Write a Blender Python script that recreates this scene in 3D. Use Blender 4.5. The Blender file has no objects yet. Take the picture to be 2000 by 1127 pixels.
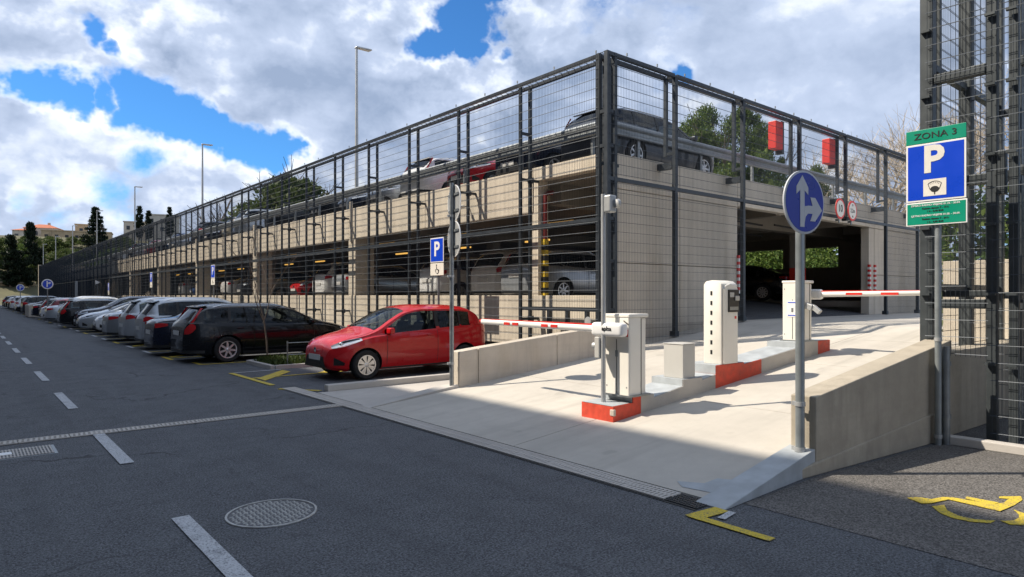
import bpy, bmesh, math, random
import numpy as np
from mathutils import Vector, Matrix
R = math.radians
rng = random.Random(7)
sc = bpy.context.scene
COL = sc.collection

# ---------------- camera, world, sun, exposure ----------------
YAW = 39.8
cam_d = bpy.data.cameras.new("camera"); cam = bpy.data.objects.new("camera", cam_d); COL.objects.link(cam)
cam.location = (0, 0, 1.70); cam.rotation_euler = (R(90), 0, R(-YAW))
cam_d.sensor_width = 36; cam_d.lens = 36 * 1290 / 2000; cam_d.shift_y = 13.5 / 2000
cam_d.clip_start = 0.1; cam_d.clip_end = 3000
sc.camera = cam
SUN = Vector((-0.527, 0.431, 0.731)).normalized()
sl = bpy.data.lights.new("sun", 'SUN'); sl.energy = 5.0; sl.angle = R(0.55); sl.color = (1.0, 0.90, 0.76)
so = bpy.data.objects.new("sun", sl); COL.objects.link(so); so.location = SUN * 60
so.rotation_euler = SUN.to_track_quat('Z', 'Y').to_euler()
sc.view_settings.view_transform = 'Standard'; sc.view_settings.look = 'None'
sc.view_settings.gamma = 1; sc.view_settings.use_curve_mapping = False
sc.view_settings.exposure = 0.40

world = bpy.data.worlds.new("World"); sc.world = world; world.use_nodes = True
def build_world():
    nt = world.node_tree; N = nt.nodes; Lk = nt.links; N.clear()
    def nd(t, **k):
        n = N.new(t)
        for a, b in k.items(): setattr(n, a, b)
        return n
    def mth(op, a, b=None, c=None, clamp=False):
        n = nd('ShaderNodeMath', operation=op); n.use_clamp = clamp
        for i, v in enumerate((a, b, c)):
            if v is None: continue
            if isinstance(v, (int, float)): n.inputs[i].default_value = v
            else: Lk.new(v, n.inputs[i])
        return n.outputs[0]
    def mr(v, a, b, c=0, d=1, smooth=True):
        n = nd('ShaderNodeMapRange'); n.interpolation_type = 'SMOOTHSTEP' if smooth else 'LINEAR'
        Lk.new(v, n.inputs[0])
        for i, x in enumerate((a, b, c, d)): n.inputs[i + 1].default_value = x
        return n.outputs[0]
    out = nd('ShaderNodeOutputWorld'); bg = nd('ShaderNodeBackground'); bg.inputs[1].default_value = 0.1
    sky = nd('ShaderNodeTexSky', sky_type='NISHITA'); sky.sun_disc = False
    sky.sun_elevation = R(47); sky.sun_rotation = R(-50.7); sky.ozone_density = 2.6; sky.dust_density = 0.3; sky.air_density = 0.9
    tc = nd('ShaderNodeTexCoord'); g = tc.outputs['Generated']
    nrm = nd('ShaderNodeVectorMath', operation='NORMALIZE'); Lk.new(g, nrm.inputs[0]); D = nrm.outputs[0]
    sp = nd('ShaderNodeSeparateXYZ'); Lk.new(D, sp.inputs[0])
    den = mth('ADD', mth('MAXIMUM', sp.outputs[2], 0.0), 0.22)
    cb = nd('ShaderNodeCombineXYZ'); Lk.new(mth('DIVIDE', sp.outputs[0], den), cb.inputs[0]); Lk.new(mth('DIVIDE', sp.outputs[1], den), cb.inputs[1])
    P = cb.outputs[0]
    def noise(vec, scale, det=8, rough=.55, off=(0, 0, 0), dist=0.0, sq=(1, 1, 1)):
        m = nd('ShaderNodeMapping'); Lk.new(vec, m.inputs[0]); m.inputs['Location'].default_value = off; m.inputs['Scale'].default_value = sq
        n = nd('ShaderNodeTexNoise'); n.inputs['Scale'].default_value = scale; n.inputs['Detail'].default_value = det
        n.inputs['Roughness'].default_value = rough; n.inputs['Distortion'].default_value = dist; Lk.new(m.outputs[0], n.inputs[0])
        return n.outputs[0]
    # directions of the gaps between the clouds: (x, y) across the photograph, radius, strength
    f, cx, hy = 1290., 1000., 577.
    cy, sy = math.cos(R(YAW)), math.sin(R(YAW))
    def dirn(px, py):
        u = (px - cx) / f; w = (hy - py) / f
        return Vector((sy + cy * u, cy - sy * u, w)).normalized()
    SQ = (1, 1, 1.7)
    n1 = noise(D, 3.4, 8, .60, (3.1, 1.7, .4), .25, SQ)
    base = mth('MULTIPLY', mth('SUBTRACT', n1, .5), 1.9)
    # the gaps named below lie in the part of the sky in view; elsewhere broken cloud of the same kind
    fwd = nd('ShaderNodeVectorMath', operation='DOT_PRODUCT'); Lk.new(D, fwd.inputs[0]); fwd.inputs[1].default_value = Vector((sy, cy, .25)).normalized()
    cov = mth('ADD', base, mr(fwd.outputs['Value'], .5, .8, .24, .37))
    holes = [(255,150,50,.8),(300,190,62,1),(345,220,62,1),(390,240,60,1),(440,260,58,1),(490,280,58,1),(540,300,56,.95),(585,300,34,.7),
             (900,45,72,1.1),(860,85,52,1),(920,100,50,1),(925,-5,60,1),(955,80,40,.9),(985,125,30,.7),(840,70,40,.7),
             (55,190,48,.95),(100,195,52,.95),(150,192,52,.9),(205,175,46,.8),(240,215,44,.7),(60,225,30,.5),
             (40,408,60,.5),(130,385,60,.5),(200,395,60,.45),(260,330,50,.3),(170,52,26,.6),(205,80,20,.5),(1345,150,26,.6),(330,150,30,.5),(965,5,40,.6),(120,450,60,.5),(20,455,50,.4)]
    wob = nd('ShaderNodeVectorMath', operation='SCALE')
    wn = nd('ShaderNodeTexNoise'); wn.inputs['Scale'].default_value = 7.5; wn.inputs['Detail'].default_value = 5; wn.inputs['Roughness'].default_value = .62; Lk.new(D, wn.inputs[0])
    ws = nd('ShaderNodeVectorMath', operation='SUBTRACT'); Lk.new(wn.outputs[1], ws.inputs[0]); ws.inputs[1].default_value = (.5, .5, .5)
    Lk.new(ws.outputs[0], wob.inputs[0]); wob.inputs['Scale'].default_value = .13
    Dw = nd('ShaderNodeVectorMath', operation='ADD'); Lk.new(D, Dw.inputs[0]); Lk.new(wob.outputs[0], Dw.inputs[1])
    def spot(px, py, r, smooth=(0.15, 1.35)):
        c = dirn(px, py)
        n = nd('ShaderNodeVectorMath', operation='DISTANCE'); Lk.new(Dw.outputs[0], n.inputs[0]); n.inputs[1].default_value = c
        rr = r / f * 1.08
        return mr(n.outputs['Value'], rr * smooth[0], rr * smooth[1], 1, 0)
    hsum = None
    for px, py, r, s in holes:
        v = mth('MULTIPLY', spot(px, py, r), s); hsum = v if hsum is None else mth('MAXIMUM', hsum, v)
    # cloud cover in the part of the sky with the named gaps: cloud everywhere else
    inview = mr(sp.outputs[2], .0, .55, 1, 0)
    dens = mth('SUBTRACT', cov, mth('MULTIPLY', hsum, .78))
    mask = mr(dens, -.08, .24)
    # light and shade within the clouds
    n2 = noise(D, 2.6, 4, .55, (7.7, 2.2, 0), .3, SQ)
    n3 = noise(D, 9, 6, .6, (2, 8, 1), .2, SQ)
    vn = nd('ShaderNodeTexVoronoi', feature='SMOOTH_F1'); vn.inputs['Scale'].default_value = 9.5; vn.inputs['Smoothness'].default_value = .35
    try: vn.inputs['Detail'].default_value = 2.0; vn.inputs['Roughness'].default_value = .55
    except Exception: pass
    vm = nd('ShaderNodeMapping'); vm.inputs['Scale'].default_value = SQ; Lk.new(Dw.outputs[0], vm.inputs[0]); Lk.new(vm.outputs[0], vn.inputs[0])
    grey = [(540,40,130,.75),(680,190,150,.8),(620,240,120,.6),(420,60,60,.3),(100,130,90,.4),(1450,40,330,.85),(1650,60,300,.85),(1300,110,200,.6),(1200,40,160,.45),(120,340,150,.65),(260,370,150,.6),(400,330,110,.4),(1720,140,150,.6),(20,90,60,.4),(500,160,80,.4)]
    gs = None
    for px, py, r, s in grey:
        v = mth('MULTIPLY', spot(px, py, r, (0, 1.5)), s); gs = v if gs is None else mth('MAXIMUM', gs, v)
    white = [(860,60,60,.4),(600,70,55,.3),(450,90,60,.5),(330,110,80,.4),(760,90,60,.45),(150,235,170,.7),(360,290,120,.45),(1010,60,70,.6),(1600,170,170,.55),(1750,210,90,.5),(340,250,50,.4),(620,300,60,.5),(900,150,110,.4),(1000,170,100,.4)]
    wsu = None
    for px, py, r, s in white:
        v = mth('MULTIPLY', spot(px, py, r, (0, 1.3)), s); wsu = v if wsu is None else mth('MAXIMUM', wsu, v)
    br = mth('ADD', mth('MULTIPLY', mth('SUBTRACT', n2, .5), 1.3), mth('MULTIPLY', mth('MULTIPLY', mth('SUBTRACT', n3, .5), 1.7), mth('SUBTRACT', 1.0, mth('MULTIPLY', gs, .75))))
    br = mth('ADD', br, mth('MULTIPLY', mth('SUBTRACT', .42, vn.outputs['Distance']), mth('SUBTRACT', .85, mth('MULTIPLY', gs, .7))))
    br = mth('ADD', br, .69)
    br = mth('SUBTRACT', br, mth('MULTIPLY', gs, .44)); br = mth('ADD', br, mth('MULTIPLY', wsu, .55))
    edge = mr(dens, .0, .42, .34, 0); br = mth('ADD', br, edge, None, True)
    cr = nd('ShaderNodeValToRGB'); Lk.new(br, cr.inputs[0])
    e = cr.color_ramp.elements; e[0].position = 0; e[0].color = (.27, .345, .49, 1); e[1].position = 1; e[1].color = (1.0, 1.0, .99, 1)
    k = e.new(.45); k.color = (.46, .54, .70, 1); k = e.new(.75); k.color = (.80, .85, .91, 1)
    sc10 = nd('ShaderNodeVectorMath', operation='SCALE'); Lk.new(cr.outputs[0], sc10.inputs[0]); sc10.inputs['Scale'].default_value = 10.0
    tint = nd('ShaderNodeVectorMath', operation='MULTIPLY'); Lk.new(sky.outputs[0], tint.inputs[0]); tint.inputs[1].default_value = (.42, .90, 1.32)
    mx = nd('ShaderNodeMix', data_type='RGBA'); Lk.new(mask, mx.inputs[0]); Lk.new(tint.outputs[0], mx.inputs[6]); Lk.new(sc10.outputs[0], mx.inputs[7])
    Lk.new(mx.outputs[2], bg.inputs[0]); Lk.new(bg.outputs[0], out.inputs[0])
build_world()
world.cycles.sampling_method = 'MANUAL'; world.cycles.sample_map_resolution = 512

# ---------------- materials ----------------
def srgb(r, g, b):
    f = lambda c: (c / 255 / 12.92) if c / 255 <= .04045 else ((c / 255 + .055) / 1.055) ** 2.4
    return (f(r), f(g), f(b))
class NT:
    def __init__(s, name):
        s.m = bpy.data.materials.new(name); s.m.use_nodes = True; s.t = s.m.node_tree; s.N = s.t.nodes; s.L = s.t.links
        s.b = s.N['Principled BSDF']
    def nd(s, t, **k):
        n = s.N.new(t)
        for a, b in k.items(): setattr(n, a, b)
        return n
    def setin(s, sock, v):
        if isinstance(v, bpy.types.NodeSocket): s.L.new(v, sock)
        elif isinstance(v, (tuple, list)) and len(v) == 3 and sock.type == 'RGBA': sock.default_value = (*v, 1)
        else: sock.default_value = v
    def pos(s, scale=(1, 1, 1), obj=False):
        o = s.nd('ShaderNodeTexCoord').outputs['Object'] if obj else s.nd('ShaderNodeNewGeometry').outputs['Position']
        m = s.nd('ShaderNodeMapping'); s.L.new(o, m.inputs[0]); m.inputs['Scale'].default_value = scale
        return m.outputs[0]
    def noise(s, v, scale, det=6, rough=.55, dist=0.):
        n = s.nd('ShaderNodeTexNoise'); s.L.new(v, n.inputs[0]); n.inputs['Scale'].default_value = scale
        n.inputs['Detail'].default_value = det; n.inputs['Roughness'].default_value = rough; n.inputs['Distortion'].default_value = dist
        return n.outputs[0]
    def voro(s, v, scale, feat='F1'):
        n = s.nd('ShaderNodeTexVoronoi', feature=feat); s.L.new(v, n.inputs[0]); n.inputs['Scale'].default_value = scale; return n
    def mr(s, v, a, b, c=0., d=1.):
        n = s.nd('ShaderNodeMapRange'); s.L.new(v, n.inputs[0])
        for i, x in enumerate((a, b, c, d)): n.inputs[i + 1].default_value = x
        return n.outputs[0]
    def math(s, op, a, b=0., c=0.):
        n = s.nd('ShaderNodeMath', operation=op)
        s.setin(n.inputs[0], a); s.setin(n.inputs[1], b); s.setin(n.inputs[2], c)
        return n.outputs[0]
    def mix(s, f, a, b, mode='MIX'):
        n = s.nd('ShaderNodeMix', data_type='RGBA', blend_type=mode)
        s.setin(n.inputs[0], f); s.setin(n.inputs[6], a); s.setin(n.inputs[7], b); return n.outputs[2]
    def bump(s, h, strength=.3, dist=.01):
        n = s.nd('ShaderNodeBump'); s.L.new(h, n.inputs['Height']); n.inputs['Strength'].default_value = strength; n.inputs['Distance'].default_value = dist
        s.L.new(n.outputs[0], s.b.inputs['Normal'])
    def base(s, c, rough=.6, metal=0., spec=.5, coat=0.):
        s.setin(s.b.inputs['Base Color'], c); s.setin(s.b.inputs['Roughness'], rough); s.b.inputs['Metallic'].default_value = metal
        s.b.inputs['Specular IOR Level'].default_value = spec; s.b.inputs['Coat Weight'].default_value = coat
        return s.m
def plain(name, c, rough=.5, metal=0., var=.12, scale=6, bump=0., bscale=60, coat=0., spec=.5):
    t = NT(name); p = t.pos(obj=True)
    n = t.noise(p, scale, 5); d = tuple(x * (1 - var) for x in c); l = tuple(min(1, x * (1 + var)) for x in c)
    colr = t.mix(t.mr(n, .3, .7), d, l)
    if bump: t.bump(t.noise(p, bscale, 3), bump, .003)
    return t.base(colr, t.mr(n, .3, .7, rough * .85, min(1, rough * 1.15)), metal, spec, coat)
def asphalt(name, c, lit=0):
    t = NT(name); p = t.pos()
    big = t.noise(p, .35, 5, .6); mid = t.noise(p, 2.6, 6, .65); fine = t.noise(p, 62, 3, .75); fine2 = t.noise(p, 24, 4, .8)
    sp = t.voro(p, 120)
    k = t.mix(t.mr(big, .3, .7), tuple(x * .82 for x in c), tuple(x * 1.15 for x in c))
    k = t.mix(t.mr(mid, .35, .68, 0, .7), k, tuple(x * .62 for x in c))
    m2 = t.noise(p, 10, 5, .7); k = t.mix(t.mr(m2, .5, .68, 0, .45), k, tuple(x * 1.5 for x in c)); k = t.mix(t.mr(m2, .48, .32, 0, .6), k, tuple(x * .5 for x in c))
    k = t.mix(t.mr(fine2, .45, .66, 0, .9), k, tuple(x * 1.6 for x in c))
    k = t.mix(t.mr(fine, .5, .62, 0, 1.), k, tuple(x * 2.1 for x in c))
    k = t.mix(t.mr(fine, .46, .37, 0, 1.), k, tuple(x * .35 for x in c))
    # tar seam streaks
    s1 = t.noise(t.pos((.5, 6, 1)), 1.2, 4, .6)
    k = t.mix(t.mr(s1, .62, .72, 0, .35), k, tuple(x * .6 for x in c))
    tp = t.noise(t.pos((2.2, .12, 1)), 1.0, 3, .5); k = t.mix(t.mr(tp, .50, .68, 0, .30), k, tuple(x * .68 for x in c))
    oil = t.noise(p, 1.1, 2, .4); k = t.mix(t.mr(oil, .68, .76, 0, .45), k, tuple(x * .5 for x in c))
    pd = t.nd('ShaderNodeVectorMath', operation='ADD'); t.L.new(p, pd.inputs[0]); ns = t.nd('ShaderNodeTexNoise'); ns.inputs['Scale'].default_value = 1.6; ns.inputs['Detail'].default_value = 6
    t.L.new(p, ns.inputs[0]); t.L.new(ns.outputs[1], pd.inputs[1]); ve = t.voro(pd.outputs[0], .33, 'DISTANCE_TO_EDGE')
    crk = t.math('MULTIPLY', t.mr(ve.outputs['Distance'], .010, .003, 0, 1), t.mr(big, .46, .56, 0, .8)); k = t.mix(crk, k, tuple(x * .35 for x in c))
    # bright stone chips
    vs = t.voro(p, 9.0); ch = t.mr(vs.outputs['Distance'], .06, .04, 0, .6)
    k = t.mix(ch, k, (.32, .32, .31))
    h = t.math('ADD', t.math('MULTIPLY', fine, .7), t.math('MULTIPLY', sp.outputs['Distance'], .6))
    t.bump(h, .9, .008)
    return t.base(k, t.mr(mid, .3, .7, .72, .9), 0, .35)
def concrete(name, c, stain=.35, vertical=False, tyre=0., vary=0., joints=False, rough=.85, warm=(.32,.24,.12)):
    t = NT(name); p = t.pos()
    big = t.noise(p, .6, 6, .6); mid = t.noise(p, 4.5, 7, .65); fine = t.noise(p, 45, 5, .7)
    k = t.mix(t.mr(big, .3, .7), tuple(x * .86 for x in c), tuple(min(1, x * 1.1) for x in c))
    k = t.mix(t.mr(mid, .42, .75, 0, stain), k, tuple(x * .66 for x in c))
    k = t.mix(t.mr(fine, .55, .8, 0, .35), k, tuple(x * .6 for x in c))
    if vertical:
        st = t.noise(t.pos((3.2, 3.2, .22)), 1.6, 6, .7)
        k = t.mix(t.mr(st, .50, .74, 0, .6), k, tuple(x * .62 for x in c))
        st2 = t.noise(t.pos((1.1, 1.1, .3)), 1.2, 4, .6)
        k = t.mix(t.mr(st2, .56, .75, 0, .35), k, warm)
        bd = t.noise(t.pos((.2, .2, 14)), 1.0, 2, .5)
        k = t.mix(t.mr(bd, .45, .6, 0, .12), k, tuple(x * .7 for x in c))
    if tyre:
        tv = t.noise(t.pos((.16, 2.6, 1)), 1.0, 4, .6); k = t.mix(t.mr(tv, .50, .70, 0, tyre), k, tuple(x * .55 for x in c))
        dr_ = t.noise(p, 2.2, 2, .4); k = t.mix(t.mr(dr_, .70, .75, 0, .3), k, tuple(x * .45 for x in c))
    if vary:
        oi = t.nd('ShaderNodeObjectInfo'); k = t.mix(t.math('MULTIPLY', oi.outputs['Random'], vary), k, tuple(x * .72 for x in c))
    t.bump(t.math('ADD', fine, t.math('MULTIPLY', mid, .8)), .35, .006)
    return t.base(k, rough, 0, .3)
def paint(name, c, rough=.25, metal=0., coat=.7):
    t = NT(name); p = t.pos(obj=True); n = t.noise(p, 30, 3)
    dirt = t.noise(p, 3.0, 5, .6)
    k = t.mix(t.mr(dirt, .5, .8, 0, .18), c, tuple(x * .75 + .006 for x in c))
    t.base(k, t.mr(dirt, .3, .8, rough, rough + .12), metal, .22, coat); t.b.inputs['Coat Roughness'].default_value = .04
    return t.m
def glass(name, tint=(.34, .39, .40), rough=.02):
    t = NT(name); tr = t.nd('ShaderNodeBsdfTransparent'); tr.inputs[0].default_value = (*tint, 1)
    gl = t.nd('ShaderNodeBsdfGlossy'); gl.inputs['Roughness'].default_value = rough; gl.inputs[0].default_value = (.95, .97, 1, 1)
    fr = t.nd('ShaderNodeFresnel'); fr.inputs[0].default_value = 1.5
    fac = t.math('MULTIPLY', fr.outputs[0], .7)
    mx = t.nd('ShaderNodeMixShader'); t.L.new(fac, mx.inputs[0]); t.L.new(tr.outputs[0], mx.inputs[1]); t.L.new(gl.outputs[0], mx.inputs[2])
    t.L.new(mx.outputs[0], t.N['Material Output'].inputs[0]); return t.m
def emit(name, c, s):
    t = NT(name); t.base(c, .5); t.b.inputs['Emission Color'].default_value = (*c, 1); t.b.inputs['Emission Strength'].default_value = s; return t.m
def leafmat(name, c, c2):
    t = NT(name); g = t.nd('ShaderNodeNewGeometry'); r = g.outputs['Random Per Island']
    big = t.noise(t.pos(), .8, 3)
    k = t.mix(r, c, c2); k = t.mix(t.mr(big, .35, .65, 0, .35), k, tuple(x * .6 for x in c))
    t.base(k, .65, 0, .3)
    tl = t.nd('ShaderNodeBsdfTranslucent'); t.L.new(k, tl.inputs[0])
    mx = t.nd('ShaderNodeMixShader'); mx.inputs[0].default_value = .3; t.L.new(t.b.outputs[0], mx.inputs[1]); t.L.new(tl.outputs[0], mx.inputs[2])
    t.L.new(mx.outputs[0], t.N['Material Output'].inputs[0]); return t.m
M = {}
M['asphalt'] = asphalt('asphalt', (.088, .093, .101))
M['asphalt_lit'] = asphalt('bay_asphalt_lit', (.112, .106, .100))  # road asphalt again, lighter and browner: sunlight on the bay put into its colour
M['ramp'] = concrete('ramp_concrete', (.55, .515, .455), .3, tyre=.42, vary=.25)
M['wall_l'] = concrete('facade_concrete', (.74, .66, .54), .15, True, vary=.3)
M['wall_r'] = concrete('side_concrete', (.70, .63, .53), .15, True, vary=.3)
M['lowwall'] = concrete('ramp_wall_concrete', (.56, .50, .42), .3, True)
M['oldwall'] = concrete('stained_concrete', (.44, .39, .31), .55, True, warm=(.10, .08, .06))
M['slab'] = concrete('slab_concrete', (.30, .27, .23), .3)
M['kerb'] = concrete('kerb_concrete', (.52, .49, .45), .3)
M['greypaint'] = plain('grey_paint_concrete', (.38, .41, .43), .7, 0, .15, 5, .3)
M['redpaint'] = plain('red_kerb_paint', (.62, .07, .035), .6, 0, .2, 9, .3)
def roadpaint(name, c, under=(.09, .095, .105)):
    t = NT(name); p = t.pos(); f1 = t.noise(p, 70, 4, .75); f2 = t.noise(p, 6, 5, .6)
    wear = t.math('ADD', t.mr(f1, .50, .62, 0, .75), t.mr(f2, .5, .72, 0, .5))
    k = t.mix(t.mr(f2, .3, .7), tuple(x * .85 for x in c), c); t.bump(f1, .5, .004)
    return t.base(t.mix(t.mr(wear, 0, 1), k, under), .75, 0, .35)
M['whitepaint'] = roadpaint('road_white', (.56, .58, .60)); M['yellowpaint'] = roadpaint('road_yellow', (.72, .54, .05))
M['pipe_red'] = plain('pipe_red', (.22, .03, .025), .5, 0, .2, 6)
M['steel'] = plain('anthracite_steel', (.034, .042, .052), .45, .3, .15, 4)
M['steel_t'] = plain('tower_steel_lit', (.062, .072, .078), .45, .3, .15, 4)  # paler copy of the cage steel, the light on the tower painted in
M['wire'] = plain('anthracite_wire', (.045, .055, .068), .5, .3, .1, 4)
M['galv'] = plain('galvanised', (.27, .29, .30), .45, .75, .2, 8)
M['galvsign'] = plain('sign_back', (.46, .47, .47), .5, .5, .1, 4)
M['polepaint'] = plain('pole_grey', (.30, .33, .34), .4, .5, .15, 5)
M['cabinet'] = plain('cabinet_white', (.78, .75, .68), .45, 0, .05, 2)
M['cabgrey'] = plain('cabinet_grey', (.50, .49, .46), .5, 0, .05, 2)
M['boomwhite'] = plain('boom_white', (.80, .79, .76), .4, 0, .04, 3)
M['red'] = plain('signal_red', (.66, .035, .025), .45, 0, .08, 5)
M['black'] = plain('black_plastic', (.012, .013, .014), .5, 0, .2, 8)
M['dark'] = plain('dark_recess', (.03, .03, .03), .9, 0, .2, 3)
M['blue'] = plain('sign_blue', (.005, .055, .55), .3, 0, .04, 5)
M['navy'] = plain('sign_navy', (.006, .03, .33), .3, 0, .06, 5)
M['green'] = plain('sign_green', (.0, .26, .16), .35, 0, .04, 5)
M['signwhite'] = plain('sign_white', (.78, .78, .77), .4, 0, .04, 5)
M['cream'] = plain('sign_cream', (.72, .69, .62), .45, 0, .06, 8)
M['signgrey'] = plain('sign_reflective', (.50, .52, .55), .4, 0, .06, 8)
M['tyre'] = plain('tyre_rubber', (.014, .014, .015), .8, 0, .2, 12)
M['rim'] = plain('alloy_rim', (.62, .62, .62), .3, .7, .08, 5)
M['rimdark'] = plain('brake_shadow', (.02, .02, .02), .6, 0, .1, 5)
M['interior'] = plain('car_interior', (.025, .026, .03), .8, 0, .2, 6)
M['seat'] = plain('seat_fabric', (.05, .055, .075), .9, 0, .2, 20)
M['carglass'] = glass('car_glass')
M['carglass_d'] = glass('car_glass_dark', (.06, .07, .08))
M['plate'] = plain('number_plate', (.62, .62, .60), .4, 0, .05, 8)
M['chrome'] = plain('chrome', (.7, .7, .7), .12, 1., .05, 4)
M['tail'] = paint('tail_light_red', (.45, .008, .012), .15)
M['head'] = paint('head_light_glass', (.55, .6, .66), .1, .3)
M['wood'] = plain('bark', (.13, .10, .075), .9, 0, .3, 12, .5, 30)
M['barewood'] = plain('bare_twig_bark', (.46, .39, .30), .9, 0, .3, 12)
M['lamp'] = emit('glow_bar', (1., .55, .12), .9)  # yellow bars under the ceiling, a soft glow added in the dark inside
M['roof'] = plain('clay_roof', (.42, .13, .06), .8, 0, .2, 1.5)
M['plaster'] = plain('plaster', (.52, .47, .40), .85, 0, .1, .8)
M['plaster2'] = plain('plaster_ochre', (.40, .31, .20), .85, 0, .15, .8)
M['winglass'] = plain('window_dark', (.03, .035, .04), .1, 0, .1, 2)
M['leaf_pine'] = leafmat('pine_foliage', (.06, .11, .022), (.17, .22, .05))
M['leaf_cyp'] = leafmat('cypress_foliage', (.006, .014, .008), (.018, .032, .014))
M['leaf_hedge'] = leafmat('hedge_foliage', (.05, .11, .02), (.16, .22, .04))
M['leaf_far'] = leafmat('hill_foliage', (.04, .07, .016), (.13, .16, .04))
M['grass'] = leafmat('grass_blades', (.03, .055, .012), (.09, .12, .03))
M['stonew'] = concrete('rubble_wall', (.36, .28, .18), .6)
M['hill'] = plain('hill_ground', (.09, .085, .04), .95, 0, .4, .15, .3, 1)
M['block'] = plain('far_block_render', (.20, .19, .19), .9, 0, .1, .5)
M['stripe_y'] = plain('stripe_yellow', (.60, .42, .03), .5, 0, .1, 5)

# ---------------- mesh builder ----------------
class MB:
    def __init__(s): s.v = []; s.f = []; s.m = []
    def add(s, vs, fs, mi=0):
        o = len(s.v); s.v += [tuple(p) for p in vs]; s.f += [tuple(i + o for i in f) for f in fs]; s.m += [mi] * len(fs); return s
    def box(s, x0, x1, y0, y1, z0, z1, mi=0):
        vs = [(x0,y0,z0),(x1,y0,z0),(x1,y1,z0),(x0,y1,z0),(x0,y0,z1),(x1,y0,z1),(x1,y1,z1),(x0,y1,z1)]
        return s.add(vs, [(3,2,1,0),(4,5,6,7),(0,1,5,4),(1,2,6,5),(2,3,7,6),(3,0,4,7)], mi)
    def bar(s, a, b, w, h=None, mi=0, up=(0, 0, 1)):
        a = Vector(a); b = Vector(b); h = h or w; d = (b - a).normalized(); u = Vector(up)
        if abs(d.dot(u)) > .95: u = Vector((1, 0, 0))
        r = d.cross(u).normalized(); u = r.cross(d).normalized()
        c = [(-w/2, -h/2), (w/2, -h/2), (w/2, h/2), (-w/2, h/2)]
        vs = [p + r * x + u * y for p in (a, b) for x, y in c]
        return s.add(vs, [(3,2,1,0),(4,5,6,7),(0,1,5,4),(1,2,6,5),(2,3,7,6),(3,0,4,7)], mi)
    def tube(s, pts, rad, n=8, mi=0, cap=True):
        pts = [Vector(p) for p in pts]; rr = rad if isinstance(rad, (list, tuple)) else [rad] * len(pts)
        vs = []; u = None
        for i, p in enumerate(pts):
            d = (pts[min(i + 1, len(pts) - 1)] - pts[max(i - 1, 0)]).normalized()
            if u is None: u = Vector((0, 0, 1)) if abs(d.z) < .9 else Vector((1, 0, 0))
            r = d.cross(u).normalized(); u2 = r.cross(d).normalized()
            u = u2
            for k in range(n):
                a = 2 * math.pi * k / n; vs.append(p + r * math.cos(a) * rr[i] + u2 * math.sin(a) * rr[i])
        fs = []
        for i in range(len(pts) - 1):
            for k in range(n):
                k2 = (k + 1) % n; fs.append((i*n+k, i*n+k2, (i+1)*n+k2, (i+1)*n+k))
        if cap: fs.append(tuple(reversed(range(n)))); fs.append(tuple((len(pts)-1)*n + k for k in range(n)))
        return s.add(vs, fs, mi)
    def prism(s, poly, a, b, axis='z', mi=0):
        # poly in the plane normal to axis: z -> (x,y); y -> (x,z); x -> (y,z)
        def P(p, t): return {'z': (p[0], p[1], t), 'y': (p[0], t, p[1]), 'x': (t, p[0], p[1])}[axis]
        n = len(poly); vs = [P(p, a) for p in poly] + [P(p, b) for p in poly]
        fs = [tuple(reversed(range(n))), tuple(range(n, 2 * n))] + [(i, (i+1) % n, n + (i+1) % n, n + i) for i in range(n)]
        return s.add(vs, fs, mi)
    def grid(s, fn, us, vs_, mi=0):
        P = [fn(u, v) for u in us for v in vs_]; m = len(vs_)
        fs = [(i*m+j, (i+1)*m+j, (i+1)*m+j+1, i*m+j+1) for i in range(len(us)-1) for j in range(m-1)]
        return s.add(P, fs, mi)
    def lathe(s, prof, n=24, mi=0, axis='z', c=(0, 0, 0)):
        vs = []
        for r, h in prof:
            for k in range(n):
                a = 2 * math.pi * k / n; x, y = r * math.cos(a), r * math.sin(a)
                vs.append({'z': (c[0]+x, c[1]+y, c[2]+h), 'y': (c[0]+x, c[1]+h, c[2]+y), 'x': (c[0]+h, c[1]+x, c[2]+y)}[axis])
        fs = [(i*n+k, i*n+(k+1) % n, (i+1)*n+(k+1) % n, (i+1)*n+k) for i in range(len(prof)-1) for k in range(n)]
        return s.add(vs, fs, mi)
    def mesh(s, name, mats, smooth=None, bevel=0, seg=2, fixn=True):
        me = bpy.data.meshes.new(name); me.from_pydata(s.v, [], s.f)
        for m in (mats if isinstance(mats, (list, tuple)) else [mats]): me.materials.append(m)
        if any(s.m): me.polygons.foreach_set('material_index', s.m)
        if bevel or fixn:
            bm = bmesh.new(); bm.from_mesh(me)
            if fixn: bmesh.ops.recalc_face_normals(bm, faces=bm.faces)
            if bevel:
                ed = [e for e in bm.edges if len(e.link_faces) == 2 and e.calc_face_angle(0) > .5]
                bmesh.ops.bevel(bm, geom=ed, offset=bevel, segments=seg, profile=.5, affect='EDGES', clamp_overlap=True)
            bm.to_mesh(me); bm.free()
        if smooth is not None:
            me.polygons.foreach_set('use_smooth', [True] * len(me.polygons))
            me.set_sharp_from_angle(angle=R(smooth))
        me.update(); return me
def link(name, me, parent=None, loc=None, rot=None):
    o = bpy.data.objects.new(name, me); COL.objects.link(o)
    if parent is not None: o.parent = parent
    if loc is not None: o.location = loc
    if rot is not None: o.rotation_euler = rot
    return o
def tag(o, label=None, cat=None, group=None, kind=None):
    if label: o['label'] = label
    if cat: o['category'] = cat
    if group: o['group'] = group
    if kind: o['kind'] = kind
    return o
def thing(name, label, cat, loc=(0, 0, 0), rz=0., group=None):
    o = link(name, None, None, loc, (0, 0, rz)); o.empty_display_size = .1
    return tag(o, label, cat, group)
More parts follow.
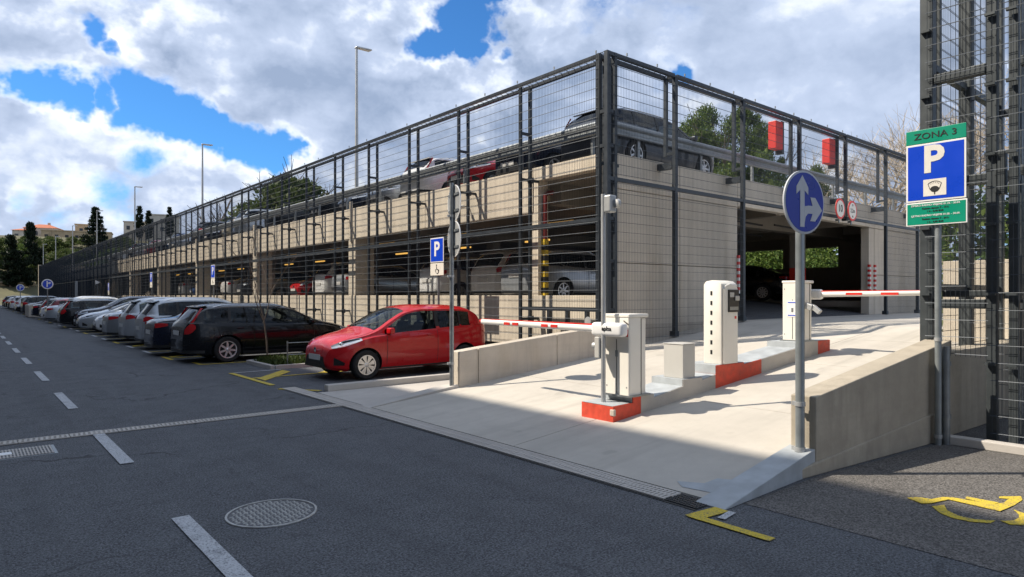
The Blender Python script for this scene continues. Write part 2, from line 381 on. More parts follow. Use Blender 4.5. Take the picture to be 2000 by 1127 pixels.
def part(name, mb, mat, parent=None, world=True, **k):
    """mb in world coordinates if world (parent unrotated), else in the parent's own"""
    if world and parent is not None:
        off = Vector((0, 0, 0)); q = parent
        while q is not None: off += q.location; q = q.parent
        mb.v = [(x - off.x, y - off.y, z - off.z) for x, y, z in mb.v]
    me = mb.mesh(name, mat, **k); return link(name, me, parent)
def copy_tree(o, parent=None):
    c = o.copy(); COL.objects.link(c); c.parent = parent
    for ch in o.children: copy_tree(ch, c)
    return c
def structure(name, mb, mat, **k): return tag(part(name, mb, mat, None, False, **k), kind='structure')
def text_mesh(s, size, align='CENTER', bold=0.0, ext=.002):
    cu = bpy.data.curves.new('lettering', 'FONT'); cu.body = s; cu.size = size; cu.align_x = align; cu.align_y = 'CENTER'
    cu.extrude = ext; cu.offset = bold; cu.resolution_u = 3
    o = bpy.data.objects.new('lettering', cu); COL.objects.link(o)
    dg = bpy.context.evaluated_depsgraph_get(); me = bpy.data.meshes.new_from_object(o.evaluated_get(dg))
    bpy.data.objects.remove(o); bpy.data.curves.remove(cu); return me
def lettering(s, size, mat, parent, loc, facing, bold=0., sx=1., name='lettering'):
    """facing: outward normal angle (radians, about z) of the text plane"""
    me = text_mesh(s, size, bold=bold); me.materials.clear(); me.materials.append(mat)
    o = link(name, me, parent, loc, (R(90), 0, facing + R(90))); o.scale = (sx, 1, 1); return o
# ---------------- ground, road, ramp ----------------
RX0 = 4.70
def rz(x): return 0.0 if x < RX0 else min(.1 * (x - RX0), 1.05)
g = MB(); g.add([(-700, -500, 0), (4.66, -500, 0), (4.66, 900, 0), (-700, 900, 0)], [(0, 1, 2, 3)])
g.add([(4.66, -500, 0), (8.60, -500, 0), (8.60, 3.06, 0), (4.66, 3.06, 0)], [(0, 1, 2, 3)])
g.add([(4.66, 9.2, 0), (40, 9.2, 0), (40, 900, 0), (4.66, 900, 0)], [(0, 1, 2, 3)])
g.add([(4.66, 3.06, -.004), (4.9, 3.06, -.004), (4.9, 9.2, -.004), (4.66, 9.2, -.004)], [(0, 1, 2, 3)])
g.add([(8.60, -500, 0), (12.3, -500, 0), (12.3, 3.06, 0), (8.60, 3.06, 0)], [(0, 1, 2, 3)])
g.add([(40, 9.2, 0), (900, 9.2, 0), (900, 900, 0), (40, 900, 0)], [(0, 1, 2, 3)])
g.add([(12.3, -500, 0), (900, -500, 0), (900, -60, 0), (12.3, -60, 0)], [(0, 1, 2, 3)])
road = structure('road', g, M['asphalt'], fixn=False)
m = MB(); m.add([(4.9, -60, .004), (8.6, -60, .004), (8.6, 2.66, .004), (6.2, 2.92, .004), (4.9, 2.93, .004)], [(0, 1, 2, 3, 4)]); structure('parking_bay', m, M['asphalt_lit'], fixn=False)
# the ramp: its concrete surface in cast bays, joints recessed
rp = link('ramp', None); tag(rp, kind='structure')
def slab_bay(x0, x1, y0, y1, e=.006):
    m = MB(); a = rz(x0 + e); b = rz(x1 - e)
    vs = [(x0+e,y0+e,a-.15),(x1-e,y0+e,b-.15),(x1-e,y1-e,b-.15),(x0+e,y1-e,a-.15),(x0+e,y0+e,a),(x1-e,y0+e,b),(x1-e,y1-e,b),(x0+e,y1-e,a)]
    m.add(vs, [(3,2,1,0),(4,5,6,7),(0,1,5,4),(1,2,6,5),(2,3,7,6),(3,0,4,7)])
    return part('ramp_slab', m, M['ramp'], rp)
xs = [4.76, 7.6, 10.6, 13.2, 15.2]; ys = [3.0, 5.7, 9.02]
for i in range(4):
    for j in range(2): slab_bay(xs[i], xs[i+1], ys[j], ys[j+1] if not (j == 1 and i > 1) else 9.5)
for x0 in (15.2, 18.2, 21.2, 24.2, 27.2, 30.2, 33.2, 36.2):
    for y0, y1 in ((2.0, 5.7), (5.7, 9.5)): slab_bay(x0, x0 + 3, y0, y1)
m = MB(); m.box(12.45, 70, -60, 2.0, .85, 1.045); m.box(39.2, 200, 2.0, 9.5, .85, 1.04); structure('bounce_yard', m, M['kerb'])  # unseen ground, pale paving added to bounce light onto the entrance side wall
# apron left of the ramp
m = MB(); m.prism([(4.76, 9.28), (8.2, 9.28), (8.2, 11.0), (4.76, 11.0)], .0, .008); structure('apron', m, M['kerb'])
# sloping kerb wedges in front of both ramp walls
m = MB()
m.add([(4.62,2.93,0),(6.25,2.98,0),(6.25,3.2,0),(4.62,3.2,0),(4.62,2.93,.012),(6.25,2.98,.24),(6.25,3.24,.24),(4.62,3.2,.012)], [(3,2,1,0),(4,5,6,7),(0,1,5,4),(1,2,6,5),(2,3,7,6),(3,0,4,7)])
tag(part('ramp_kerb', m, [M['greypaint']], bevel=.008), 'grey painted sloping kerb at the foot of the right ramp wall', 'kerb', 'sloping kerbs at the foot of the ramp')
m = MB()
m.add([(4.7,9.0,0),(6.35,9.0,0),(6.35,9.26,0),(4.7,9.26,0),(4.7,9.0,.012),(6.35,9.0,.215),(6.35,9.26,.215),(4.7,9.26,.012)], [(3,2,1,0),(4,5,6,7),(0,1,5,4),(1,2,6,5),(2,3,7,6),(3,0,4,7)])
tag(part('ramp_kerb', m, [M['kerb']], bevel=.008), 'pale sloping kerb at the foot of the left ramp wall, beside the red car', 'kerb', 'sloping kerbs at the foot of the ramp')
# kerb of the parking bay
m = MB(); m.box(4.95, 8.3, 11.0, 11.16, 0, .12)
tag(part('bay_kerb', m, M['kerb'], bevel=.015), 'low pale kerb running under the near side of the red car', 'kerb')
m = MB()
m.add([(4.9,3.22,rz(4.9)+.004),(5.28,3.22,rz(5.28)+.004),(5.22,3.38,rz(5.22)+.004),(5.05,3.40,rz(5.05)+.004),(4.95,3.62,rz(4.95)+.004),(4.86,3.5,rz(4.86)+.004)], [(0,1,2,3,4,5)])
part('repair_patch', m, M['greypaint'], rp, fixn=False)
# ramp walls
def xwall(x0, x1, y0a, y1a, y0b, y1b, z0, za, zb):
    m = MB(); m.add([(x0,y0a,z0),(x1,y0b,z0),(x1,y1b,z0),(x0,y1a,z0),(x0,y0a,za),(x1,y0b,zb),(x1,y1b,zb),(x0,y1a,za)], [(3,2,1,0),(4,5,6,7),(0,1,5,4),(1,2,6,5),(2,3,7,6),(3,0,4,7)]); return m
w = thing('ramp_wall', 'sunlit low concrete wall rising along the left side of the ramp', 'wall', (6.36, 9.0, 0))
part('wall_segment', xwall(6.36, 6.75, 9.0, 9.25, 9.0, 9.25, 0, .76, .80), M['lowwall'], w, bevel=.012)
part('wall_segment', xwall(6.762, 8.6, 9.0, 9.25, 9.0, 9.25, 0, .80, .965), M['lowwall'], w, bevel=.012)
part('wall_segment', xwall(8.612, 10.25, 9.0, 9.25, 9.0, 9.25, 0, .965, 1.10), M['lowwall'], w, bevel=.012)
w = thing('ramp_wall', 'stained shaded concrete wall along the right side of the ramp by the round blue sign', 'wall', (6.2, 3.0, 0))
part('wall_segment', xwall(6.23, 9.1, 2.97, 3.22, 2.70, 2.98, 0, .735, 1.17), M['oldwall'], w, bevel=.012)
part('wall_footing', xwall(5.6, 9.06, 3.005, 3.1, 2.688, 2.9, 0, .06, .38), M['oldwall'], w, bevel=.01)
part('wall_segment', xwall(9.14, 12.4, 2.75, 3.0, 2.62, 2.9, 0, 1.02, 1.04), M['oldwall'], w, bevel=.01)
m = MB(); m.box(13.5, 13.75, -9, 4.15, 0, 2.31)
tag(part('retaining_wall', m, M['wall_l'], bevel=.01), 'tall concrete retaining wall behind the mesh tower, sun patches on it', 'wall')
m = MB(); m.box(8.62, 8.76, -20, 2.62, 0, .10)
tag(part('tower_kerb', m, M['kerb'], bevel=.012), 'pale kerb at the foot of the mesh tower', 'kerb')
# ---------------- road markings ----------------
_pz = 0
def paint_poly(name, poly, mat, z=.009, parent=road, lab=None):
    global _pz; _pz = (_pz + 1) % 12; z += _pz * .00035
    m = MB(); m.prism(poly, z - .003, z); o = part(name, m, mat, parent, False)
    return o
for k in range(-3, 28):
    y0 = 3.42 + 4.18 * k
    if abs(y0) > 0: paint_poly('lane_dash', [(1.22, y0), (1.345, y0), (1.345, y0 + 2.08), (1.22, y0 + 2.08)], M['whitepaint'])
# yellow bays near the red car
def yline(a, b, w=.11, mat='yellowpaint', name='bay_line'):
    a = Vector((*a, 0)); b = Vector((*b, 0)); d = (b - a).normalized(); n = Vector((-d.y, d.x, 0)) * w / 2
    paint_poly(name, [tuple((a+n)[:2]), tuple((a-n)[:2]), tuple((b-n)[:2]), tuple((b+n)[:2])], M[mat])
yline((4.5, 12.45), (4.5, 14.95)); yline((4.56, 13.75), (9, 13.75), .09); yline((4.56, 14.95), (5.6, 14.95), .08, 'whitepaint')
paint_poly('bay_hatch', [(4.62, 13.2), (5.6, 14.4), (5.6, 14.85), (4.62, 13.65)], M['yellowpaint'])
paint_poly('bay_hatch', [(6.4, 13.85), (7.2, 14.7), (7.2, 14.95), (6.0, 13.85)], M['yellowpaint'])
yline((4.5, 17.3), (4.5, 18.0), .1); yline((4.5, 17.3), (5.6, 17.3), .09)
yline((4.42, 11.9), (4.9, 11.2), .1)
for k in range(0, 42):
    y = 19.6 + 2.55 * k
    yline((4.25, y - .55), (4.25, y + .55), .1, 'whitepaint' if k % 3 else 'yellowpaint'); yline((4.3, y), (8.8, y), .09, 'yellowpaint' if k < 9 else 'whitepaint')
    if k in (0, 2): paint_poly('bay_hatch', [(4.4, y + .2), (5.5, y + 1.3), (5.5, y + 1.6), (4.4, y + .5)], M['yellowpaint'])
# yellow corner at the right foot of the ramp, white tick
yline((4.31, 3.02), (4.31, 2.36), .085); yline((4.27, 2.99), (4.62, 2.95), .13); yline((4.42, 2.83), (4.62, 2.86), .06, 'whitepaint')
# wheelchair symbol painted on the bay at the right (traced on the ground plane)
def gp(px, py, z=0.0):
    u = (px - 1000) / 1290; d = 1290 * (1.7 - z) / (py - 577); s, c = math.sin(R(YAW)), math.cos(R(YAW))
    return (d * (s + c * u), d * (c - s * u))
Z3 = lambda x, y: gp(1200 + x * .4, 780 + y * .4)
for poly in ([(1430,487),(1500,515),(1545,514),(1640,494),(1600,484),(1548,494),(1480,484)],
             [(1600,484),(1640,497),(1885,553),(1945,527),(1900,512),(1850,520),(1640,484)],
             [(1720,482),(1712,490),(1840,522),(1880,512)],
             [(1900,512),(1945,527),(1992,496),(1985,478),(1880,479),(1878,487),(1925,491)]):
    paint_poly('wheelchair_mark', [Z3(*p) for p in poly], M['yellowpaint'], .010)
def arc_poly(p_out, p_in): return [Z3(*p) for p in p_out] + [Z3(*p) for p in reversed(p_in)]
paint_poly('wheelchair_mark', arc_poly([(1550,528),(1590,560),(1650,585),(1740,603),(1835,610)], [(1610,520),(1625,548),(1680,574),(1760,592),(1860,598)]), M['yellowpaint'], .010)
paint_poly('wheelchair_mark', arc_poly([(1885,598),(1930,617),(1990,620),(2040,606),(2050,580)], [(1900,600),(1950,598),(1975,585),(1975,568),(1950,545)]), M['yellowpaint'], .0105)
# ---------------- trench drains, manhole ----------------
def grate_mesh(l=.5, w=.20, n=9):
    m = MB(); m.box(0, l, 0, .026, 0, .012); m.box(0, l, w - .026, w, 0, .012); m.box(0, l, w/2 - .014, w/2 + .014, 0, .012)
    for i in range(n + 1):
        x = (l - .03) * i / n; m.box(x, x + .028, .027, w/2 - .015, 0, .0115); m.box(x + .008 if i < n else x, (x + .036) if i < n else x + .028, w/2 + .015, w - .027, 0, .0115)
    return m.mesh('grate', M['kerb'])
gm = grate_mesh(); gm2 = grate_mesh(.5, .24, 11)
dr = thing('trench_drain', 'slotted channel drain crossing the street from the left edge', 'drain', (-6, 9.42, 0))
m = MB(); m.box(-6, 4.5, 9.415, 9.625, .001, .004); part('channel', m, M['black'], dr)  # flat black strip, paints in the dark hollow below the grates
for i in range(21): link('grate', gm, dr, (i * .5, 0, .005)).scale = (.985, 1, 1)
dr = thing('trench_drain', 'slotted channel drain along the foot of the ramp', 'drain', (4.72, 3.4, 0))
m = MB(); m.box(4.44, 4.73, 3.08, 12.0, .001, .005); part('channel', m, M['black'], dr)  # shade of the channel laid on as a thin black strip
for i in range(17): o = link('grate', gm2, dr, (-.01, i * .5 + .0, .006), (0, 0, R(90))); o.scale = (.985, 1, 1)
m = MB()
for i in range(14): m.box(4.475, 4.71, 3.09 + i*.024, 3.098 + i*.024, .005, .012)
for j in range(6): m.box(4.475 + j*.045, 4.483 + j*.045, 3.09, 3.40, .0055, .0125)
part('mesh_grate', m, M['steel'], dr)
mh = thing('manhole_cover', 'round cast iron manhole cover with raised lozenge tread in the road', 'manhole cover', (1.86, 5.16, 0))
m = MB(); m.lathe([(0, .004), (.335, .004), (.342, .0), (.345, -.01)], 48); part('cover_plate', m, plain('cast_iron', (.10, .10, .105), .6, .3, .3, 15), mh, False)
m = MB(); m.lathe([(.322, .004), (.322, .010), (.338, .010), (.340, .004)], 48)
for i in range(-8, 9):
    for j in range(-8, 9):
        x, y = i * .04, j * .04
        if x*x + y*y < .30**2:
            a = .013 if (i + j) % 2 else .005; b = .018 - a
            m.add([(x-a-.006,y-b,.004),(x+a+.006,y-b,.004),(x+a+.006,y+b,.004),(x-a-.006,y+b,.004),(x-a,y-b+.003,.010),(x+a,y-b+.003,.010),(x+a,y+b-.003,.010),(x-a,y+b-.003,.010)], [(4,5,6,7),(0,1,5,4),(1,2,6,5),(2,3,7,6),(3,0,4,7)])
t = tag(part('tread', m, plain('highlit_iron', (.40, .40, .38), .5, .3, .3, 15), mh, False), kind='stuff')  # tread raised to a pale colour, painting in the highlights on the iron
mh = thing('utility_cover', 'rectangular concrete filled utility cover beside the street drain', 'manhole cover', (.3, 8.85, 0))
m = MB(); m.box(-.45, .5, -.26, .26, 0, .006); part('cover_frame', m, M['galv'], mh, False)
m = MB(); m.box(-.42, .47, -.23, .23, .005, .008); part('cover_slab', m, M['steel'], mh, False)
m = MB()
for i in range(30): m.box(-.42 + i * .03, -.405 + i * .03, -.23, .23, .0082, .014)
for j in range(4): m.box(-.42, .47, -.2 + j * .12, -.19 + j * .12, .0085, .0145)
tag(part('cover_bars', m, M['kerb'], mh, False), kind='stuff')
m = MB(); m.box(.0, .11, -.07, .06, .0146, .018); part('white_patch', m, M['signwhite'], mh, False)  # small white patch lying on the bars

# ---------------- parking garage ----------------
XF, YF, XB, YE = 10.6, 9.5, 30.0, 137.0
SILL, SOF, PAR, DECK = 1.70, 3.70, 4.77, 4.70
gar = thing('parking_garage', 'long two storey concrete parking garage with an entrance on its short side', 'building', (XF, YF, 0))
cols = [11.93, 21.6] + [31.7 + 10 * k for k in range(11)]
edges = [YF] + cols + [YE]
for i in range(len(edges) - 1):
    a, b = edges[i], edges[i + 1]
    m = MB(); m.box(XF, XF + .25, a + .006, b - .006, .5, SILL); part('wall_panel', m, M['wall_l'], gar, bevel=.01)
    zb = 4.45 if i == 0 else SOF
    n = 1 if i == 0 else 2
    for k in range(n):
        y0 = a + (b - a) * k / n; y1 = a + (b - a) * (k + 1) / n
        m = MB(); m.box(XF, XF + .25, y0 + .006, y1 - .006, zb, PAR); part('parapet_panel', m, M['wall_l'], gar, bevel=.01)
m = MB(); m.box(XF + .12, XF + .22, YF + .3, YE, 0, .5); part('plinth', m, M['dark'], gar)  # recess under the wall, its shade put in as near-black colour
for y in cols:
    w = .17 if y < 12 else .27
    m = MB(); m.box(XF + .255, XF + (.34 if y < 12 else .75), y - w, y + w, 1.5, 4.45); part('column', m, M['wall_l'], gar, bevel=.012)
    m = MB(); m.box(XF + .02, XF + .252, y - w, y + w, SILL + .003, SOF - .003 if y > 12 else 4.447); part('column_face', m, M['wall_l'], gar)
    if y > 12:
        m = MB(); m.box(XF - .03, XF + .0, y - .1, y + .1, SOF - .1, PAR + .25); part('pilaster', m, M['wall_l'], gar, bevel=.01)
# entrance side (in the shade)
EX0, EX1 = 15.6, 23.75
for (x0, x1, z0, z1) in ((XF, 13.1, .2, 2.40), (13.1, EX0 - .012, .2, 2.40), (XF, 13.1, 2.415, 4.0), (13.1, EX0 - .012, 2.415, 4.0), (XF, 13.1, 4.015, PAR), (13.1, EX0, 4.015, PAR),
                         (EX0 + .006, 19.6, 4.04, PAR), (19.6, EX1, 4.04, PAR), (EX1 + .42, 27.2, .4, 2.40), (27.2, XB, .4, 2.40), (EX1 + .42, 27.2, 2.415, 4.0), (27.2, XB, 2.415, 4.0), (EX1 + .006, 27.2, 4.015, PAR), (27.2, XB, 4.015, PAR)):
    m = MB(); m.box(x0 + .006, x1 - .006, YF, YF + .249, z0, z1); part('wall_panel', m, M['wall_r'], gar, bevel=.008)
m = MB(); m.box(XF + .0, EX0 - .3, YF - .03, YF, .1, 1.06); part('plinth', m, M['lowwall'], gar, bevel=.01)
for x0, x1 in ((EX1 + .0, EX1 + .41), (EX0 - .3, EX0 - .02)):
    m = MB(); m.box(x0, x1, YF + (.0 if x0 > 20 else .255), YF + .27, .9, 4.0); part('column', m, M['wall_r'], gar, bevel=.01)
# slabs
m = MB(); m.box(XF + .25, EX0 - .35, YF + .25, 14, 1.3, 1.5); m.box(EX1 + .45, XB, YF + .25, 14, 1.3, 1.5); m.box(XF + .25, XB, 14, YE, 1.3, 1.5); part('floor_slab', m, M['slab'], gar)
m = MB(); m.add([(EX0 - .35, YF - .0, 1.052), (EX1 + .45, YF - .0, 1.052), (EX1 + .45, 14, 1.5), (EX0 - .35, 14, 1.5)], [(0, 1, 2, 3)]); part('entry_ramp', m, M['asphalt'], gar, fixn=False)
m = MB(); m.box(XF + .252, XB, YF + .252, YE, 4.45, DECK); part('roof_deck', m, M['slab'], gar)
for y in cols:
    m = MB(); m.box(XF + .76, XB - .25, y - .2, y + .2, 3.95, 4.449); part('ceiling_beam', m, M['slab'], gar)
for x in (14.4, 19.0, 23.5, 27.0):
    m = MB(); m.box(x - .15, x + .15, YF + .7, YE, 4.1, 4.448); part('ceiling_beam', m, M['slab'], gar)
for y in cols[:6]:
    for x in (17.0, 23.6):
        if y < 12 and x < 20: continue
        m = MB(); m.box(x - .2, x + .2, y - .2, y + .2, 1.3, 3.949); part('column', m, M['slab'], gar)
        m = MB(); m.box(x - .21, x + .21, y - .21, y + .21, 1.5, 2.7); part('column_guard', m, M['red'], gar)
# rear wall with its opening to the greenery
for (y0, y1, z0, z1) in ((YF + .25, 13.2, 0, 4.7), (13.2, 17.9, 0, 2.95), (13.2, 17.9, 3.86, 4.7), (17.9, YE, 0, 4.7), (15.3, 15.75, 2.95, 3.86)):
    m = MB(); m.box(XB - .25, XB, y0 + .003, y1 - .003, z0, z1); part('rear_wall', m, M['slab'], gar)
m = MB(); m.box(XF, XB, YE, YE + .3, 0, PAR); part('end_wall', m, M['wall_r'], gar)
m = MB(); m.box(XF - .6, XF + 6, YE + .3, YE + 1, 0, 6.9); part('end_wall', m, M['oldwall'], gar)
# striped corner guards
def stripes(x, y, z0, z1, n, cA, cB, parent, w=.06, d=.06):
    for i in range(n):
        a = z0 + (z1 - z0) * i / n; b = z0 + (z1 - z0) * (i + 1) / n
        m = MB(); m.box(x - w, x + w, y - d, y + d, a, b - .001); part('stripe', m, M[cA if i % 2 else cB], parent)
for x in (EX0 - .0, EX1 - .03, EX1 + .40):
    gd = link('corner_guard', None, gar, (x - XF, 0, 0)); stripes(x, YF - .02, 1.75, 2.75, 12, 'red', 'signwhite', gd, .05, .04)
gd = link('corner_guard', None, gar, (1, 2, 0)); stripes(XF + .17, 11.69, 1.5, 3.05, 12, 'stripe_y', 'black', gd, .06, .06)
gd = link('corner_guard', None, gar, (1, 12, 0)); stripes(XF + .81, 21.93, 1.5, 2.8, 10, 'stripe_y', 'black', gd, .06, .08)
m = MB(); m.tube([(XF+.17, 11.69, 3.05), (XF+.17, 11.69, 4.1), (XF+.3, 11.69, 4.18), (XF+.42, 11.69, 4.2)], .055, 10); part('fire_pipe', m, M['pipe_red'], gar, smooth=40)
for j, y in enumerate([12.9 + 4.9 * k for k in range(14)]):
    for x in (13.0, 16.6):
        m = MB(); m.box(x - .05, x + .05, y, y + 1.3, 3.72, 3.78); part('glow_bar', m, M['lamp'], gar)  # yellow bars, their orange glow added
for x in (17.5, 21.0):
    for y in (10.6, 12.6): m = MB(); m.tube([(x - 1.5, y, 3.9), (x + 1.8, y + .3, 3.9)], .03, 6); part('cable_tray', m, M['dark'], gar)

# ---------------- mesh cage round the garage ----------------
CX, CXI, CY, CYI, CT = 10.05, 10.35, 9.05, 9.30, 6.62
cage = thing('mesh_cage', 'anthracite steel mesh cage standing off both faces of the garage', 'fence', (CX, CY, 0))
def sub(mb): return mb
def panel_mesh(w, h, name='mesh_panel', dz=.2, dv=.05, rv=.0028, rh=.0034):
    """local: x along, z up, wires as thin three-sided rods; twin horizontals"""
    m = MB()
    nv = int(w / dv)
    def rod(a, b, r, ax):
        o = [(0, r), (-r * .87, -r * .5), (r * .87, -r * .5)]
        if ax == 'z': vs = [(a[0] + p, a[1] + q, z) for z in (a[2], b[2]) for p, q in o]
        else: vs = [(x, a[1] + p, a[2] + q) for x in (a[0], b[0]) for p, q in o]
        m.add(vs, [(0, 1, 4, 3), (1, 2, 5, 4), (2, 0, 3, 5)])
    for i in range(nv + 1):
        x = .02 + (w - .04) * i / nv; rod((x, 0, 0), (x, 0, h), rv, 'z')
    k = 0
    while k * dz < h:
        for s in (-.0075, .0075): rod((0, s, .03 + k * dz), (w, s, .03 + k * dz), rh, 'x')
        k += 1
    return m.mesh(name, M['wire'], fixn=False)
PW = 2.5
pm_lo = panel_mesh(PW - .02, 3.24 - .60); pm_hi = panel_mesh(PW - .02, CT - 3.30)
post_l = MB(); post_l.box(-.033, .033, -.033, .033, .5, CT); post_l = post_l.mesh('post', M['steel'])
nb = 51; y_first = CY + .12
post_ys = [9.25 + 2.5 * k for k in range(nb + 1)]
top_m = MB()
for i in range(13): top_m.box(i * .2, i * .2 + .012, 0, .3, 0, .008)
top_m.box(0, PW, .10, .108, .008, .014); top_m.box(0, PW, .2, .208, .008, .014); top_me = top_m.mesh('top_mesh', M['wire'])
br_m = MB(); br_m.box(0, .3, -.03, .03, -.03, .03); br_me = br_m.mesh('bracket', M['steel'])
br_m = MB(); br_m.box(0, .56, -.03, .03, -.03, .03); br_m.box(.27, .36, -.06, .06, -.07, .07); brw_me = br_m.mesh('bracket', M['steel'])
def L(x, y, z): return (x - CX, y - CY, z)
for k, y in enumerate(post_ys):
    link('post', post_l, cage, L(CX, y, 0)); link('post', post_l, cage, L(CXI, y, 0))
    link('bracket', br_me, cage, L(CX, y, 5.5))
    link('bracket', brw_me, cage, L(CX, y, 4.42)); link('bracket', brw_me, cage, L(CX, y, 1.15))
    if k < nb:
        link('mesh_panel', pm_lo, cage, L(CX - .055, y + .01, .58), (0, 0, R(90)))
        link('mesh_panel', pm_hi, cage, L(CX - .055, y + .01, 3.32), (0, 0, R(90)))
        o = link('top_mesh', top_me, cage, L(CXI, y, CT + .045), (0, 0, R(90)))
def rail(x0, x1, y0, y1, z, s=.04):
    m = MB(); m.box(x0, x1, y0, y1, z - s, z + s); return part('rail', m, M['steel'], cage)
yend = post_ys[-1]
for a in range(0, nb, 6):
    y0 = post_ys[a] + .041; y1 = post_ys[min(a + 6, nb)] + .039
    for x in (CX, CXI):
        for z in (CT, 3.27): rail(x - .036, x + .036, y0, y1, z, .036)
# stub frame under the end bay
rail(CX + .0, CX + .08, 9.3, 11.7, 1.40); rail(CXI - .03, CXI + .05, 9.35, 11.7, 1.40)
for y in (9.9, 10.5, 11.1):
    m = MB(); m.box(CXI - .03, CXI + .05, y - .04, y + .04, .5, 1.36); part('post', m, M['steel'], cage)
# short side
post_xs = [CX, 12.3, 15.1, 18.0, 20.9, 23.95, 26.8, 29.7]
for i, x in enumerate(post_xs):
    zb = {0: .55, 1: .78, 2: 1.06, 5: 1.06}.get(i, 4.0 if i < 5 else 1.06)
    if i:
        m = MB(); m.box(x - .045, x + .045, CY - .045, CY + .045, zb, CT); part('post', m, M['steel'], cage)
        m = MB(); m.box(x - .07, x + .07, CY - .06, CY + .09, zb - .0, zb + .12); part('post_foot', m, M['steel'], cage)
        m = MB(); m.box(x - .04, x + .04, CYI - .04, CYI + .04, 4.85, CT); part('post', m, M['steel'], cage)
        for z in (CT, 4.9): m = MB(); m.box(x - .03, x + .03, CY + .046, CYI - .041, z - .03, z + .03); part('bracket', m, M['steel'], cage)
        m = MB(); m.box(x - .06, x + .06, CY + .046, YF - .001, 4.55, 4.7); part('bracket', m, M['steel'], cage)
    if i < len(post_xs) - 1:
        x1 = post_xs[i + 1]; wd = x1 - x - .02
        p1 = panel_mesh(wd, CT - 4.14, rv=.0030); link('mesh_panel', p1, cage, L(x + .01, CY - .06, 4.15))
        if i < 2 or i >= 5:
            p2 = panel_mesh(wd, 4.0 - zb - .02, rv=.0030); link('mesh_panel', p2, cage, L(x + .01, CY - .06, zb + .02))
        for z in (CT, 4.08): m = MB(); m.box(x + .046, x1 - .046, CY - .04, CY + .04, z - .04, z + .04); part('rail', m, M['steel'], cage)
        m = MB(); m.box(x + .046, x1 - .046, CYI - .04, CYI + .04, CT - .04, CT + .04); part('rail', m, M['steel'], cage)
        tm = MB()
        for q in range(int(wd / .2) + 1): tm.box(x + q * .2, x + q * .2 + .012, CY, CYI, CT + .045, CT + .053)
        for q in (.09, .17): tm.box(x, x1, CY + q, CY + q + .008, CT + .053, CT + .060)
        part('top_mesh', tm, M['wire'], cage)
# corner cluster
for (x, y) in ((CX + .22, CY), (CX + .22, CYI), (CX, CYI - .02), (CX, CY)):
    m = MB(); m.box(x - .045, x + .045, y - .045, y + .045, .55, CT + .04); part('post', m, M['steel'], cage)
for z in (5.45, 4.75, 3.27, 2.4, 1.4):
    m = MB(); m.box(CX + .05, CX + .17, CY - .035, CY + .035, z - .035, z + .035); m.box(CX - .035, CX + .035, CY + .05, CYI - .07, z - .035, z + .035); part('bracket', m, M['steel'], cage)
# little clips along the top
m = MB()
for k in range(90): m.box(CX - .05, CX - .035, 9.3 + k * 1.25, 9.33 + k * 1.25, CT + .05, CT + .11)
for k in range(20): m.box(10.6 + k, 10.63 + k, CY - .05, CY - .03, CT + .05, CT + .11)
tag(part('clip', m, M['galv'], cage), kind='stuff')

# guard rail on the roof
gr = thing('guard_rail', 'galvanised corrugated crash barrier running round the roof deck', 'guard rail', (10.95, 9.8, DECK))
prof = [(0, 0), (.03, .02), (.03, .07), (-.02, .10), (-.02, .17), (.03, .20), (.03, .26), (0, .30)]
def wbeam_y(x, y0, y1, z):
    m = MB(); pl = [(x - p, z + q) for p, q in prof] + [(x - p + .006, z + q) for p, q in reversed(prof)]
    m.prism([(a, b) for a, b in pl], y0, y1, 'y'); return m
for a in range(13):
    y0 = 9.9 + 10 * a; part('rail_beam', wbeam_y(10.98, y0, min(y0 + 9.99, YE - .3), 5.32), M['galv'], gr)
m = MB(); pl = [(9.93 - p, 5.32 + q) for p, q in prof] + [(9.93 - p + .006, 5.32 + q) for p, q in reversed(prof)]
m.prism(pl, 11.0, 29.6, 'x'); part('rail_beam', m, M['galv'], gr)
pg = MB(); pg.box(-.04, .04, -.03, .03, 0, .92); pg = pg.mesh('post', M['galv'])
for k in range(50): link('post', pg, gr, (11.07 - 10.95, 10.4 + 2.5 * k - 9.8, 0))
for k in range(8): link('post', pg, gr, (12.2 + 2.5 * k - 10.95, 10.02 - 9.8, 0))
# red signal boxes on the roof rail
for x, lb in ((17.35, 'red hanging panel on the roof mesh, nearer the corner'), (20.55, 'red hanging panel on the roof mesh, farther from the corner')):
    b = thing('roof_panel', lb, 'signal box', (x, 9.42, 5.75), 0, 'red panels hung on the roof mesh')
    m = MB(); m.box(-.19, .19, -.14, .10, 0, .76); part('housing', m, M['red'], b, False, bevel=.015)
    m = MB(); m.box(.195, .32, -.10, .10, -.1, .80); part('bracket', m, M['steel'], b, False)
